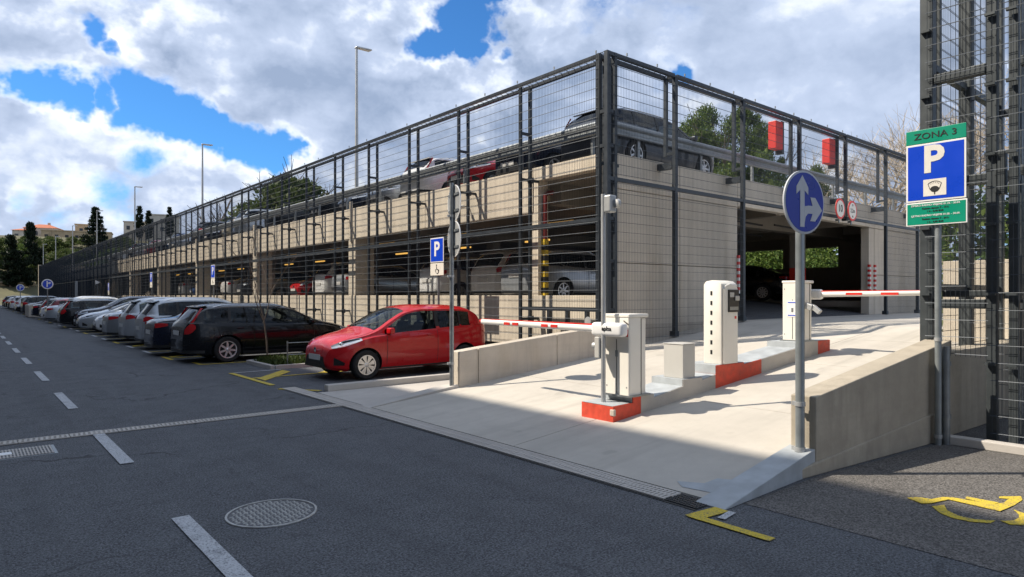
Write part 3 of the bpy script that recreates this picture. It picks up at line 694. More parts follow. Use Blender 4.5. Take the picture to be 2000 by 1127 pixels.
# ---------------- cars ----------------
def pchip(pts):
    xs_ = [p[0] for p in pts]; ys_ = [p[1] for p in pts]; n = len(pts)
    h = [xs_[i+1] - xs_[i] for i in range(n-1)]; d = [(ys_[i+1] - ys_[i]) / h[i] for i in range(n-1)]
    m = [d[0]] + [0 if d[i-1]*d[i] <= 0 else 2*d[i-1]*d[i]/(d[i-1]+d[i]) for i in range(1, n-1)] + [d[-1]]
    def f(x):
        if x <= xs_[0]: return ys_[0]
        if x >= xs_[-1]: return ys_[-1]
        i = 0
        while x > xs_[i+1]: i += 1
        t = (x - xs_[i]) / h[i]
        return ((1+2*t)*(1-t)**2*ys_[i] + t*(1-t)**2*h[i]*m[i] + t*t*(3-2*t)*ys_[i+1] + t*t*(t-1)*h[i]*m[i+1])
    return f
CAR = {
 'hatch': dict(L=3.95, W=1.70, wr=.30, wb=(-1.20, 1.24), top=[(-1.975,.60),(-1.96,.82),(-1.90,1.02),(-1.76,1.20),(-1.60,1.385),(-1.42,1.455),(-.9,1.495),(-.2,1.50),(.22,1.44),(.62,1.26),(1.02,1.03),(1.2,.965),(1.5,.90),(1.75,.80),(1.88,.70),(1.95,.58),(1.975,.46)],
    belt=[(-1.975,1.02),(-1.2,1.00),(0,.93),(1.0,.86),(1.975,.62)], ws=(.24,1.0), rw=(-1.83,-1.55), sw=(-1.40,.92), pill=[(-.50,.09),(-1.12,.05)], doors=[.78,-.46,-1.1], e=.10,
    head=[(1.33,.80,.84),(1.50,.745,.83),(1.72,.68,.78),(1.88,.645,.70)], tail=[(-1.93,.78,1.0),(-1.80,.86,1.03),(-1.70,.92,1.0)], spokes=8, fat=1, style='hub'),
 'wagon': dict(L=4.62, W=1.86, wr=.33, wb=(-1.32, 1.42), top=[(-2.31,.60),(-2.29,.86),(-2.22,1.02),(-2.08,1.20),(-1.88,1.40),(-1.7,1.465),(-1.0,1.50),(-.2,1.50),(.3,1.44),(.75,1.25),(1.18,1.05),(1.4,.99),(1.8,.90),(2.1,.79),(2.24,.68),(2.295,.55),(2.31,.45)],
    belt=[(-2.31,1.0),(-1.2,.98),(0,.94),(1.1,.90),(2.31,.62)], ws=(.36,1.14), rw=(-2.17,-1.86), sw=(-1.85,1.0), pill=[(-.40,.08),(-1.25,.07)], doors=[.95,-.36,-1.2], e=.10,
    head=[(1.75,.70,.82),(1.95,.66,.80),(2.18,.62,.70)], tail=[(-2.28,.74,.84),(-2.22,.74,.94),(-2.14,.78,1.0),(-2.06,.88,.95)], tail2=[1], spokes=7, rails=True),
 'mpv': dict(L=4.45, W=1.83, wr=.33, wb=(-1.33, 1.40), top=[(-2.225,.60),(-2.21,.90),(-2.15,1.05),(-2.02,1.28),(-1.85,1.50),(-1.62,1.59),(-.9,1.645),(-.1,1.64),(.4,1.54),(.95,1.27),(1.35,1.06),(1.6,.98),(1.9,.86),(2.1,.74),(2.2,.6),(2.225,.48)],
    belt=[(-2.225,1.05),(-1.2,1.04),(0,.99),(1.2,.92),(2.225,.66)], ws=(.42,1.32), rw=(-2.12,-1.86), sw=(-1.80,1.15), pill=[(-.40,.08),(-1.25,.08)], doors=[.95,-.36,-1.2], e=.10,
    head=[(1.65,.74,.86),(1.9,.70,.80),(2.1,.62,.70)], tail=[(-2.2,.88,.99),(-2.12,.90,1.06),(-1.95,.93,1.0)], spokes=5, rails=True),
 'sedan': dict(L=4.60, W=1.80, wr=.32, wb=(-1.35, 1.38), top=[(-2.3,.58),(-2.28,.85),(-2.2,1.0),(-2.0,1.06),(-1.72,1.09),(-1.3,1.24),(-.85,1.38),(-.3,1.43),(.2,1.40),(.65,1.24),(1.15,1.02),(1.35,.96),(1.8,.88),(2.1,.77),(2.24,.65),(2.3,.5)],
    belt=[(-2.3,.93),(-1.2,.94),(0,.91),(1.1,.87),(2.3,.60)], ws=(.26,1.12), rw=(-1.70,-.95), sw=(-1.35,1.0), pill=[(-.38,.08),(-1.12,.06)], doors=[.92,-.34,-1.2], e=.09,
    head=[(1.75,.70,.80),(1.98,.66,.78),(2.2,.60,.68)], tail=[(-2.27,.80,.92),(-2.15,.82,.94),(-1.98,.86,.92)], spokes=10),
 'suv': dict(L=4.50, W=1.84, wr=.35, wb=(-1.32, 1.36), top=[(-2.25,.62),(-2.23,.95),(-2.17,1.12),(-2.02,1.34),(-1.86,1.53),(-1.66,1.60),(-1.0,1.66),(-.2,1.655),(.25,1.57),(.65,1.36),(1.05,1.15),(1.25,1.09),(1.8,1.01),(2.08,.90),(2.2,.74),(2.25,.55)],
    belt=[(-2.25,1.08),(-1.2,1.08),(0,1.05),(1.1,1.0),(2.25,.72)], ws=(.30,1.02), rw=(-2.13,-1.86), sw=(-1.82,.90), pill=[(-.40,.08),(-1.25,.08)], doors=[.88,-.36,-1.2], e=.10,
    head=[(1.8,.84,.95),(2.0,.80,.92),(2.18,.74,.84)], tail=[(-2.22,.85,1.08),(-2.12,.88,1.12),(-1.9,.95,1.1)], spokes=5, rails=True),
}
def wheel_meshes(r, spokes, w=.20, style=''):
    t = MB(); ri = r * .66
    t.lathe([(ri, -w/2+.01), (r*.9, -w/2), (r*.98, -w/2+.02), (r, -w/2+.05), (r, w/2-.05), (r*.98, w/2-.02), (r*.9, w/2), (ri, w/2-.01)], 32, 0, 'y')
    tyre = t.mesh('tyre', M['tyre'], smooth=35)
    q = MB(); yo = w/2 - .012
    q.lathe([(ri*1.01, yo+.006), (ri*.90, yo+.004), (ri*.88, yo-.05)], 32, 0, 'y'); q.lathe([(0, yo), (.035, yo), (.06, yo-.012), (.065, yo-.05)], 16, 0, 'y')
    q.lathe([(0, -w/2+.04), (ri, -w/2+.02)], 24, 1, 'y'); q.lathe([(0, yo-.06), (ri*.9, yo-.06)], 24, 1, 'y')
    for k in range(spokes):
        a = 2*math.pi*k/spokes; ca, sa = math.cos(a), math.sin(a)
        if style == 'hub': w0, w1 = .014, ri * .26
        else: w0, w1 = .028, .020 if spokes > 6 else .032
        P = [(.04, -w0), (ri*.90, -w1), (ri*.90, w1), (.04, w0)]
        vs = [(x*ca - y*sa, yy, x*sa + y*ca) for yy in (yo-.04, yo-.004) for x, y in P]
        q.add(vs, [(0,1,2,3),(7,6,5,4),(0,4,5,1),(1,5,6,2),(2,6,7,3),(3,7,4,0)])
    return tyre, q.mesh('rim', [M['rim'], M['rimdark']], smooth=30)
def boolean(me, cutters, names):
    o = bpy.data.objects.new('tmp', me); COL.objects.link(o); cs = []
    for i, c in enumerate(cutters):
        co = bpy.data.objects.new('cut', c); COL.objects.link(co); cs.append(co)
        md = o.modifiers.new('b%d' % i, 'BOOLEAN'); md.operation = 'DIFFERENCE'; md.object = co; md.solver = 'EXACT'
    dg = bpy.context.evaluated_depsgraph_get(); dg.update()
    r = bpy.data.meshes.new_from_object(o.evaluated_get(dg))
    for x in [o] + cs: bpy.data.objects.remove(x)
    r.name = names; return r
def car_proto(kind, see=True):
    c = CAR[kind]; L_, W = c['L'], c['W']; H2 = L_ / 2; top = pchip(c['top']); belt = pchip(c['belt']); E = c['e']
    bot = pchip([(-H2, .34), (-H2 + .12, .24), (-H2 + .5, .19), (H2 - .5, .18), (H2 - .1, .22), (H2, .30)])
    def plan(x):
        t = abs(x) / H2; return W/2 * (1 - (.40 if x > 0 else .30) * t**(9 if x > 0 else 14) - .05 * t*t*t)
    def wf(x, z):
        w = plan(x); b = belt(x)
        zz = min(z, b)
        f = 1 - .045 * max(0, (zz - .62) / .35)**2 if zz > .62 else 1 - .07 * ((.62 - zz) / .42)**2
        # body crease
        f += .010 * math.exp(-((zz - (b - .13)) / .035)**2)
        y = w * f
        if z > b: y -= .045 * min(1, (z - b) / .03) + (z - b - .0) * .27 + .12 * max(0, z - b - .25)**2
        return max(y, .15)
    def edge(x):
        return top(x) - (E if top(x) > belt(x) + .25 else .035 + (E - .035) * max(0, min(1, (top(x) - belt(x)) / .25)))
    ts = np.linspace(-1, 1, 61); xs_ = sorted(set([round(float(H2 * (math.copysign(1, t) * (1 - (1 - abs(t))**1.25))), 4) for t in ts] + [round(a, 4) for a in c['ws'] + c['rw']] + [-H2, -H2+.01, -H2+.03, H2-.01, H2-.03]))
    def half(x, sh=0.0):
        zb = bot(x) + sh; zt = top(x) - sh; ze = min(edge(x), zt - .02); bl = min(belt(x), ze - .02)
        W_ = lambda z: wf(x, z) - sh
        P = [(0, zb), (W_(zb) * .5, zb), (W_(zb) - .05, zb)]
        P += [(W_(z), z) for z in np.linspace(min(zb + .05, bl - .03), bl, 9)]
        P += [(W_(z), z) for z in np.linspace(bl, ze, 7)[1:]]
        we = W_(ze)
        P += [(we * q, ze + (zt - ze) * (1 - q**2.6)) for q in (.96, .88, .72, .48, .24, 0)]
        return P
    def topz(x, q):
        zt = top(x); ze = min(edge(x), zt - .02); return wf(x, ze) * q, ze + (zt - ze) * (1 - abs(q)**2.6)
    def solid(xlist, sh=0, mi=0):
        m = MB(); rings = []
        for x in xlist:
            P = half(x, sh); ring = [(x, -y, z) for y, z in P] + [(x, y, z) for y, z in reversed(P[1:-1])]
            rings.append(ring)
        n = len(rings[0]); vs = [p for r in rings for p in r]
        fs = [(i*n+k, i*n+(k+1)%n, (i+1)*n+(k+1)%n, (i+1)*n+k) for i in range(len(rings)-1) for k in range(n)]
        fs.append(tuple(range(n))); fs.append(tuple((len(rings)-1)*n + k for k in reversed(range(n))))
        return m.add(vs, fs, mi)
    mats2 = [M['paint0'], M['interior']]
    body = solid(xs_).mesh('body', mats2)
    cut = []
    for xw in c['wb']:
        for s in (-1, 1):
            m = MB(); rr = c['wr'] + .05; prof_ = [(0, 0), (rr, 0), (rr, .6), (0, .6)]
            m.lathe([(1e-3, 0), (rr, 0), (rr, .6), (1e-3, .6)], 32, 1, 'y', (xw, s * (W/2 - .27) - (.6 if s < 0 else 0), c['wr']))
            m.f.append(tuple(range(32))); m.f.append(tuple(range(96, 128))); m.m += [1, 1]
            cut.append(m.mesh('cut', mats2))
    # windows: (x list, lower, upper)
    sw0, sw1 = c['sw']
    def zl(x): return belt(x) + .025
    def zu(x): return edge(x) - .035 - .03 * max(0, (x - c['ws'][0])) / .5
    def span(a, b, n):
        X = [a + (b - a) * i / n for i in range(n + 1)]; return [x for x in X if zu(x) - zl(x) > .03]
    cuts_x = sorted([p for p in c['pill']], key=lambda p: p[0])
    segs = []; a = sw0
    for p, w in cuts_x: segs.append((a, p - w/2)); a = p + w/2
    segs.append((a, sw1))
    side = []
    for a, b in segs:
        X = span(a, b, 12)
        if len(X) < 3: continue
        lo = [(x, zl(x)) for x in X]; up = [(x, zu(x)) for x in X]
        side.append(X)
    if see:
        xc = [x for x in xs_ if c['rw'][0] + .12 < x < c['ws'][1] + .05]
        cut.append(None)
        m = MB(); rings = []
        for x in xc:
            zt = top(x) - .045; ze = min(edge(x) - .01, zt - .02); b = belt(x); zf = .42
            P = [(0, zf), (wf(x, .6) - .10, zf), (wf(x, b - .05) - .07, b - .05), (wf(x, b+.03) - .035, b + .03), (wf(x, ze) - .035, ze), (wf(x, ze) * .8, (ze+zt)/2+.01), (0, zt)]
            if zt < b + .06: P[3] = (P[2][0], b - .045 ); P[4] = (P[2][0] - .02, b - .04); P[5] = (P[2][0] * .8, b - .035); P[6] = (0, b - .03); 
            rings.append([(x, -y, z) for y, z in P] + [(x, y, z) for y, z in reversed(P[1:-1])])
        n = len(rings[0]); vs = [p for r in rings for p in r]
        fs = [(i*n+k, i*n+(k+1)%n, (i+1)*n+(k+1)%n, (i+1)*n+k) for i in range(len(rings)-1) for k in range(n)]
        fs.append(tuple(range(n))); fs.append(tuple((len(rings)-1)*n + k for k in reversed(range(n))))
        m.add(vs, fs, 1); cut[-1] = m.mesh('cut', mats2)
        for X in side:
            poly = [(x, zl(x)) for x in X] + [(x, zu(x)) for x in reversed(X)]
            m = MB(); m.prism(poly, -1.2, 1.2, 'y', 1); cut.append(m.mesh('cut', mats2))
        for (a, b) in (c['ws'], c['rw']):
            X = [a + (b - a) * i / 6 for i in range(7)]
            poly = [(x, -topz(x, .88)[0]) for x in X] + [(x, topz(x, .88)[0]) for x in reversed(X)]
            zlow = min(top(a), top(b)) - .16
            m = MB(); m.prism(poly, zlow, 2.0, 'z', 1); cut.append(m.mesh('cut', mats2))
    body = boolean(body, cut, 'body')
    body.polygons.foreach_set('use_smooth', [True] * len(body.polygons)); body.set_sharp_from_angle(angle=R(32))
    t = link('car', None); link('body', body, t)
    G = M['carglass']
    for X in side:
        for s in (-1, 1):
            m = MB(); m.grid(lambda x, v: (x, s * (wf(x, zl(x) + (zu(x) - zl(x)) * v) - .006), zl(x) + (zu(x) - zl(x)) * v), X, [i / 5 for i in range(6)])
            link('side_window', m.mesh('side_window', G, smooth=50), t)
    for nm, (a, b) in (('windscreen', c['ws']), ('rear_window', c['rw'])):
        m = MB(); m.grid(lambda x, q: (x, topz(x, q * .88)[0], topz(x, q * .88)[1] - .004), [a + (b - a) * i / 8 for i in range(9)], [-1 + i / 6 for i in range(13)])
        link(nm, m.mesh(nm, G if nm == 'windscreen' else M['carglass_d'], smooth=50), t)
    # black pillar strips
    for p, w in cuts_x:
        for s in (-1, 1):
            m = MB(); m.grid(lambda x, v: (x, s * (wf(x, zl(x) + (zu(x) - zl(x)) * v) + .003), zl(x) + (zu(x) - zl(x)) * v), [p - w/2, p + w/2], [i / 5 for i in range(6)])
            link('window_pillar', m.mesh('window_pillar', M['black'], smooth=50), t)
    # seats
    if see:
        for x0 in (.12, -.78):
            for y0 in (-.36, .36):
                m = MB(); m.box(x0 - .25, x0 + .25, y0 - .23, y0 + .23, .45, .62)
                m.add([(x0-.34,y0-.22,.6),(x0-.2,y0-.22,.6),(x0-.2,y0+.22,.6),(x0-.34,y0+.22,.6),(x0-.48,y0-.18,1.12),(x0-.38,y0-.18,1.12),(x0-.38,y0+.18,1.12),(x0-.48,y0+.18,1.12)], [(3,2,1,0),(4,5,6,7),(0,1,5,4),(1,2,6,5),(2,3,7,6),(3,0,4,7)])
                m.box(x0 - .50, x0 - .41, y0 - .11, y0 + .11, 1.14, 1.30)
                link('seat', m.mesh('seat', M['seat'], bevel=.03), t)
        m = MB(); m.box(c['ws'][1] - .35, c['ws'][1] - .02, -W/2 + .16, W/2 - .16, .5, .88); link('dashboard', m.mesh('dashboard', M['interior'], bevel=.03), t)
        m = MB(); rng_ = [(.52 + .05*math.sin(a) * 1, .36 + .18*math.cos(a), .95 + .17*math.sin(a)) for a in np.linspace(0, 2*math.pi, 17)]; m.tube(rng_, .014, 6, cap=False); link('steering_wheel', m.mesh('steering_wheel', M['black'], smooth=50), t)
    # wheels
    tyre, rim = wheel_meshes(c['wr'], c['spokes'], style=c.get('style', ''))
    for xw in c['wb']:
        for s in (-1, 1):
            wh = link('wheel', None, t, (xw, s * (W/2 - .115), c['wr']), (0, rng.random() * 0 + .3, 0 if s > 0 else R(180)))
            link('tyre', tyre, wh); link('rim', rim, wh)
    # lights
    for nm, key, mt in (('headlight', 'head', M['head']), ('tail_light', 'tail', M['tail'])):
        f0 = pchip(sorted([(a, b) for a, b, _ in c[key]])); f1 = pchip(sorted([(a, b) for a, _, b in c[key]]))
        xa, xb = min(p[0] for p in c[key]), max(p[0] for p in c[key])
        for s in (-1, 1):
            m = MB(); m.grid(lambda x, v: (x, s * (wf(x, f0(x) + (f1(x) - f0(x)) * v) + .006), f0(x) + (f1(x) - f0(x)) * v), list(np.linspace(xa, xb, 10)), [i / 5 for i in range(6)])
            lo = link(nm, m.mesh(nm, mt, smooth=50), t)
            if key == 'head':
                m = MB(); m.grid(lambda x, v: (x, s * (wf(x, f0(x) + (f1(x) - f0(x)) * v) + .009), f0(x) + (f1(x) - f0(x)) * v), list(np.linspace(xa + .04, xb - .12, 8)), [.55, .72, .9]); link('lamp_trim', m.mesh('lamp_trim', M['black'], smooth=50), lo)
                xm = xa * .3 + xb * .7; zm = (f0(xm) + f1(xm)) / 2; m = MB(); m.lathe([(0, .02), (.025, .018), (.036, .008), (.04, -.01)], 14, 0, 'y' , (xm, s * (wf(xm, zm) + .0), zm)); link('lamp_lens', m.mesh('lamp_lens', M['chrome'], smooth=50), lo)
    if 'tail2' in c:
        k2 = c['tail2']
        for s in (-1, 1):
            m = MB(); m.grid(lambda v, w_: (-2.19 + .27*v + .055*w_, s * (wf(-2.19 + .27*v + .055*w_, .96 + .42*v) + .006), .96 + .42*v), list(np.linspace(0, 1, 8)), [0, .5, 1]); link('tail_light', m.mesh('tail_light', M['tail'], smooth=50), t)
    # grille, bumper trims, plates
    xn = H2; wn = wf(xn, .5)
    def wrap(nm, x0, z0, z1, mt, rear=False, off=.006, z0b=None):
        sg = -1 if rear else 1; m = MB(); X = [x0 + (H2 - x0) * i / 10 for i in range(11)]
        pts = [(sg * x, -(wf(sg * x, (z0+z1)/2) + off)) for x in X] + [(sg * (H2 + off), y) for y in np.linspace(-wn * .9, wn * .9, 7)] + [(sg * x, wf(sg * x, (z0+z1)/2) + off) for x in reversed(X)]
        n = len(pts)
        def F(i, v):
            i = int(i); x, y = pts[i]; f = 1 if z0b is None else min(1, abs(i - (n-1)/2) / ((n-1)/2)); zz0 = z0; zz1 = z1
            return (x, y, zz0 + (zz1 - zz0) * v)
        m.grid(F, range(n), [0, .5, 1]); link(nm, m.mesh(nm, mt, smooth=60), t)
    m = MB(); m.grid(lambda u_, v: (H2 + .004 + .004 * (1 - abs(u_)), u_ * (.50 - .12 * v), .25 + .23 * v), [i / 5 for i in range(-5, 6)], [0, .5, 1]); link('front_grille', m.mesh('front_grille', M['black']), t)
    for zz in (.30, .36, .42): m = MB(); m.box(H2 + .008, H2 + .013, -.42 + (zz - .3) * .5, .42 - (zz - .3) * .5, zz, zz + .012); link('grille_bar', m.mesh('grille_bar', M['interior']), t)
    for s in (-1, 1):
        m = MB(); m.grid(lambda x, v: (x, s * (wf(x, .31 + .15 * v) + .005), .31 + (.05 + .11 * (x - H2 + .30) / .18) * v), list(np.linspace(H2 - .30, H2 - .12, 6)), [0, .5, 1]); link('fog_light_recess', m.mesh('fog_light_recess', M['black'], smooth=50), t)
    wrap('bumper_trim', H2 - .45, .26, .34, M['black'], True)
    m = MB(); m.box(H2 + .004, H2 + .018, -.26, .26, .40, .51); link('number_plate', m.mesh('number_plate', M['plate']), t)
    xr_ = -H2; m = MB(); m.box(xr_ - .02, xr_ - .004, -.26, .26, .62 if kind != 'wagon' else .7, .73 if kind != 'wagon' else .81); link('number_plate', m.mesh('number_plate', M['plate']), t)
    m = MB(); m.lathe([(.0, .0), (.055, 0), (.06, .008), (.04, .012)], 20, 0, 'x', (H2 - .01, 0, .60)); link('badge', m.mesh('badge', M['chrome'], smooth=50), t)
    # seams, handles, mirrors, sills
    for xd in c['doors']:
        for s in (-1, 1):
            if abs(xd - c['wb'][0]) < c['wr'] + .02: continue
            m = MB(); m.grid(lambda x, v: (x, s * (wf(x, .28 + (belt(x) - .28) * v) + .0025), .28 + (belt(x) - .28) * v), [xd - .005, xd + .005], [i / 10 for i in range(11)]); link('door_seam', m.mesh('door_seam', M['black']), t)
    for s in (-1, 1):
        for xd in c['doors'][1:]:
            m = MB(); x0, z0 = xd + .10, belt(xd) - .11; y0 = wf(x0, z0); m.box(x0, x0 + .17, s*(y0 + .005) if s > 0 else -y0 - .032, s*(y0 + .032) if s > 0 else -y0 - .005, z0 - .014, z0 + .014); link('door_handle', m.mesh('door_handle', M['paint0'], bevel=.008), t)
        xm = c['ws'][1] - .28; zm = belt(xm) + .09; ym = wf(xm, zm)
        m = MB(); m.box(xm - .05, xm + .07, s*(ym + .04) if s > 0 else -ym - .22, s*(ym + .22) if s > 0 else -ym - .04, zm - .07, zm + .06)
        mir = link('mirror', m.mesh('mirror', M['paint0'], bevel=.03, seg=3, smooth=50), t)
        m = MB(); m.bar((xm, s * (ym - .03), zm - .06), (xm, s * (ym + .08), zm - .05), .05, .03); link('mirror_arm', m.mesh('mirror_arm', M['black']), mir)
        xa, xb = c['wb'][0] + c['wr'] + .06, c['wb'][1] - c['wr'] - .06
        m = MB(); m.grid(lambda x, v: (x, s * (wf(x, .2 + (.03 if kind == 'hatch' else .08) * v) + .004), .2 + .08 * v), list(np.linspace(xa, xb, 8)), [0, .5, 1]); link('sill_trim', m.mesh('sill_trim', M['black']), t)
        if c.get('rails'):
            m = MB(); X = np.linspace(c['rw'][1] + .25, c['ws'][0] - .15, 8); m.tube([(x, s * topz(x, .86)[0], topz(x, .86)[1] + (.035 if 0 < i < 7 else -.005)) for i, x in enumerate(X)], .014, 6); link('roof_rail', m.mesh('roof_rail', M['chrome'], smooth=50), t)
    m = MB(); xs0 = c['rw'][1]
    if kind not in ('sedan', 'hatch'): m.add([(xs0-.09,-topz(xs0,.8)[0],top(xs0)-.03),(xs0+.14,-topz(xs0,.8)[0],top(xs0+.14)-.025),(xs0+.14,topz(xs0,.8)[0],top(xs0+.14)-.025),(xs0-.09,topz(xs0,.8)[0],top(xs0)-.03),(xs0-.09,-topz(xs0,.78)[0],top(xs0)+.0),(xs0+.12,-topz(xs0,.78)[0],top(xs0+.12)-.012),(xs0+.12,topz(xs0,.78)[0],top(xs0+.12)-.012),(xs0-.09,topz(xs0,.78)[0],top(xs0)+.0)], [(3,2,1,0),(4,5,6,7),(0,1,5,4),(1,2,6,5),(2,3,7,6),(3,0,4,7)]); link('roof_spoiler', m.mesh('roof_spoiler', M['paint0'], bevel=.01), t)
    for s in (-1, 1):
        xa, xb = c['ws'][1] + .03, H2 - .28; m = MB(); X = np.linspace(xa, xb, 10); P1 = [(x, s * topz(x, .9)[0], topz(x, .9)[1] + .002) for x in X]; P2 = [(x, s * topz(x, .915)[0], topz(x, .915)[1] + .002) for x in X]; m.add(P1 + P2, [(i, i+1, 11+i, 10+i) for i in range(9)]); link('bonnet_seam', m.mesh('bonnet_seam', M['black'], fixn=False), t)
    m = MB(); xw_ = c['ws'][1] - .05; 
    for y0 in (-.45, .1): m.tube([(xw_, y0, top(xw_) + .0), (xw_ - .12, y0 + .45, topz(xw_ - .12, .3)[1] + .012)], .008, 5)
    link('wiper', m.mesh('wiper', M['black']), t)
    return t
M['paint0'] = paint('paint_red', (.47, .006, .010))
PAINTS = {'red': M['paint0'], 'black': paint('paint_black', (.003, .004, .006), .2, 0., .4), 'navy': paint('paint_navy', (.004, .008, .022), .2, 0., .5), 'white': paint('paint_white', (.72, .73, .73)),
          'silver': paint('paint_silver', (.42, .45, .48), .28, .55), 'grey': paint('paint_grey', (.045, .05, .06), .28, .4, .5), 'blue': paint('paint_blue', (.02, .06, .18)), 'darkred': paint('paint_darkred', (.20, .01, .02)), 'beige': paint('paint_beige', (.42, .37, .28), .3, .4), 'palegrey': paint('paint_palegrey', (.25, .27, .29), .3, .5)}
PROTO = {k: car_proto(k) for k in CAR}; used = set()
def set_paint(o, mat):
    for ch in [o] + list(o.children_recursive):
        if ch.type == 'MESH':
            for s in ch.material_slots:
                if s.material == M['paint0']: s.link = 'OBJECT'; s.material = mat
def place_car(kind, colr, x, y, nose, label, group, z=0., name='parked_car'):
    """x,y centre; nose: heading angle in degrees about z"""
    p = PROTO[kind]
    o = copy_tree(p)
    o.name = name; o.location = (x, y, z); o.rotation_euler = (0, 0, R(nose)); set_paint(o, PAINTS[colr])
    return tag(o, label, 'car', group)
G1 = 'cars parked along the street in front of the garage'
place_car('hatch', 'red', 7.5, 12.92, 180.5, 'bright red hatchback parked nose to the street beside the ramp', G1)
street = [('wagon','black',6.5,18.35,0,'black estate car with tall red tail lights, nearest of the dark cars'),
 ('sedan','navy',6.35,20.9,0,'dark sedan between the black estate and the first silver people carrier'),
 ('mpv','silver',6.5,23.55,0,'pale silver people carrier with long side windows next to the dark sedan'),
 ('mpv','silver',6.45,26.1,0,'second silver people carrier, parked just beyond the first one'),
 ('sedan','palegrey',6.4,28.7,0,'grey sedan with red tail light beside the second silver people carrier'),
 ('hatch','black',6.4,31.2,180,'black hatchback with its nose to the street, beyond the grey sedan'),
 ('hatch','white',6.4,33.7,180,'white hatchback nose to the street between two dark cars'),
 ('sedan','silver',6.4,36.3,180,'low silver sedan nose to the street, beyond the white hatchback')]
for k, c_, x, y, n_, lb in street: place_car(k, c_, x, y, n_, lb, G1)
cyc = [('suv','navy'),('wagon','black'),('mpv','white'),('hatch','beige'),('sedan','silver'),('hatch','darkred'),('suv','white'),('wagon','grey'),('sedan','navy'),('hatch','blue'),('mpv','silver'),('sedan','black'),('hatch','white'),('suv','grey')]
dupl = {}
cn = {'navy':'dark navy','grey':'dark grey','palegrey':'light grey','darkred':'dark red','beige':'beige','blue':'blue','white':'white','black':'black','silver':'silver'}
kn = {'hatch':'hatchback','wagon':'estate car','mpv':'people carrier','sedan':'sedan','suv':'off-roader'}
for k in range(30):
    kd, cl = cyc[k % len(cyc)]; y = 38.9 + 2.55 * k; near = 'before the pale concrete boxes at the kerb' if k < 10 else ('beyond the pale boxes in the far parked row' if k < 20 else 'at the far end of the parked row')
    if k in (9, 10): continue
    lb = f"{cn[cl]} {kn[kd]} {near}"
    place_car(kd, cl, 6.35 + rng.uniform(-.2, .2), y, 0 if k % 3 else 180, lb, G1)
# roof deck row
G2 = 'cars parked on the roof deck behind the mesh'
roofc = [('wagon','grey',13.5,10.95,0,'dark grey estate on the roof at the corner of the garage'),
 ('suv','navy',13.3,13.45,180,'dark off-roader on the roof, second from the corner'),
 ('hatch','red',13.1,15.9,180,'bright red hatchback on the roof deck behind the crash barrier'),
 ('wagon','white',13.4,18.45,0,'white estate on the roof deck next to the red hatchback'),
 ('sedan','silver',13.4,21.0,180,'silver sedan on the roof beyond the white estate'),
 ('hatch','navy',13.2,23.6,180,'dark blue hatchback on the roof beyond the silver sedan'),
 ('suv','black',13.4,26.1,180,'black off-roader on the roof near the tall lamp post'),
 ('sedan','black',13.4,31.2,0,'black sedan on the roof just past the tall lamp post'),
 ('mpv','silver',13.4,36.3,0,'silver people carrier on the roof left of the tall lamp post')]
for k, c_, x, y, n_, lb in roofc: place_car(k, c_, x, y, n_, lb, G2, DECK)
for k in range(12):
    kd, cl = cyc[(k * 5 + 3) % len(cyc)]; y = 38.9 + 2.6 * k + (k // 3) * 2.6
    place_car(kd, cl, 13.35, y, 180 if k % 2 else 0, f"{cn[cl]} {kn[kd]} far along the roof deck", G2, DECK)
# ground floor row seen through the mesh
G3 = 'cars parked inside the garage'
inn = [('mpv','white',14.4,16.0,90-90,'white car with a tall back in the end bay of the ground floor'),
 ('wagon','silver',14.0,13.9,0,'silver estate behind the striped column in the garage'),
 ('hatch','white',13.6,18.3,0,'white hatchback inside the garage next to the striped column'),
 ('sedan','silver',13.6,24.2,0,'silver sedan inside the garage beyond the second column'),
 ('mpv','white',13.8,26.7,0,'white people carrier in the second bay of the garage'),
 ('hatch','red',13.5,29.3,180,'red hatchback inside the garage'),
 ('hatch','silver',13.6,34.1,0,'silver hatchback in the third bay of the garage'),
 ('suv','grey',13.7,36.7,180,'dark grey off-roader in the third bay of the garage'),
 ('sedan','white',13.7,39.2,0,'white sedan in the third bay of the garage'),
 ('wagon','silver',13.7,44.4,0,'silver estate in the fourth bay of the garage'),
 ('hatch','blue',13.6,47.0,180,'blue hatchback in the fourth bay of the garage'),
 ('mpv','silver',13.8,49.6,0,'silver people carrier in the fourth bay of the garage')]
for k, c_, x, y, n_, lb in inn: place_car(k, c_, x, y, n_, lb, G3, 1.5)
place_car('sedan', 'black', 24.4, 14.9, 100, 'dark car standing deep inside the entrance of the garage', G3, 1.5)
for p in PROTO.values():
    for ch in list(p.children_recursive): bpy.data.objects.remove(ch)
    bpy.data.objects.remove(p)
# ---------------- street furniture on the ramp ----------------
isl = thing('traffic_island', 'stepped grey island with red painted kerb ends in the middle of the ramp', 'traffic island', (6.13, 5.45, 0))
Y0, Y1 = 5.42, 5.96
def isl_part(name, pts, mat, y0=Y0, y1=Y1, **k):
    poly = [(x, z) for x, z in pts] + [(pts[-1][0], rz(pts[-1][0]) - .05), (pts[0][0], rz(pts[0][0]) - .05)]
    m = MB(); m.prism(poly, y0, y1, 'y'); return part(name, m, mat, isl, **k)
prof1 = [(6.13,.34),(6.52,.345)]
segs = [('redpaint', [(6.13,.335),(6.50,.345),(6.502,.42),(6.66,.42)]), ('kerb', [(6.66,.42),(6.92,.42),(6.922,.37),(7.55,.46),(7.552,.55),(8.0,.55),(8.002,.51),(8.32,.56),(8.322,.56)]),
        ('redpaint', [(8.322,.56),(8.34,.56),(8.342,.69),(9.08,.69),(9.082,.66),(9.58,.705)]), ('kerb', [(9.58,.705),(10.7,.82),(10.702,.91),(11.45,.91)]), ('redpaint', [(11.45,.91),(11.9,.91)])]
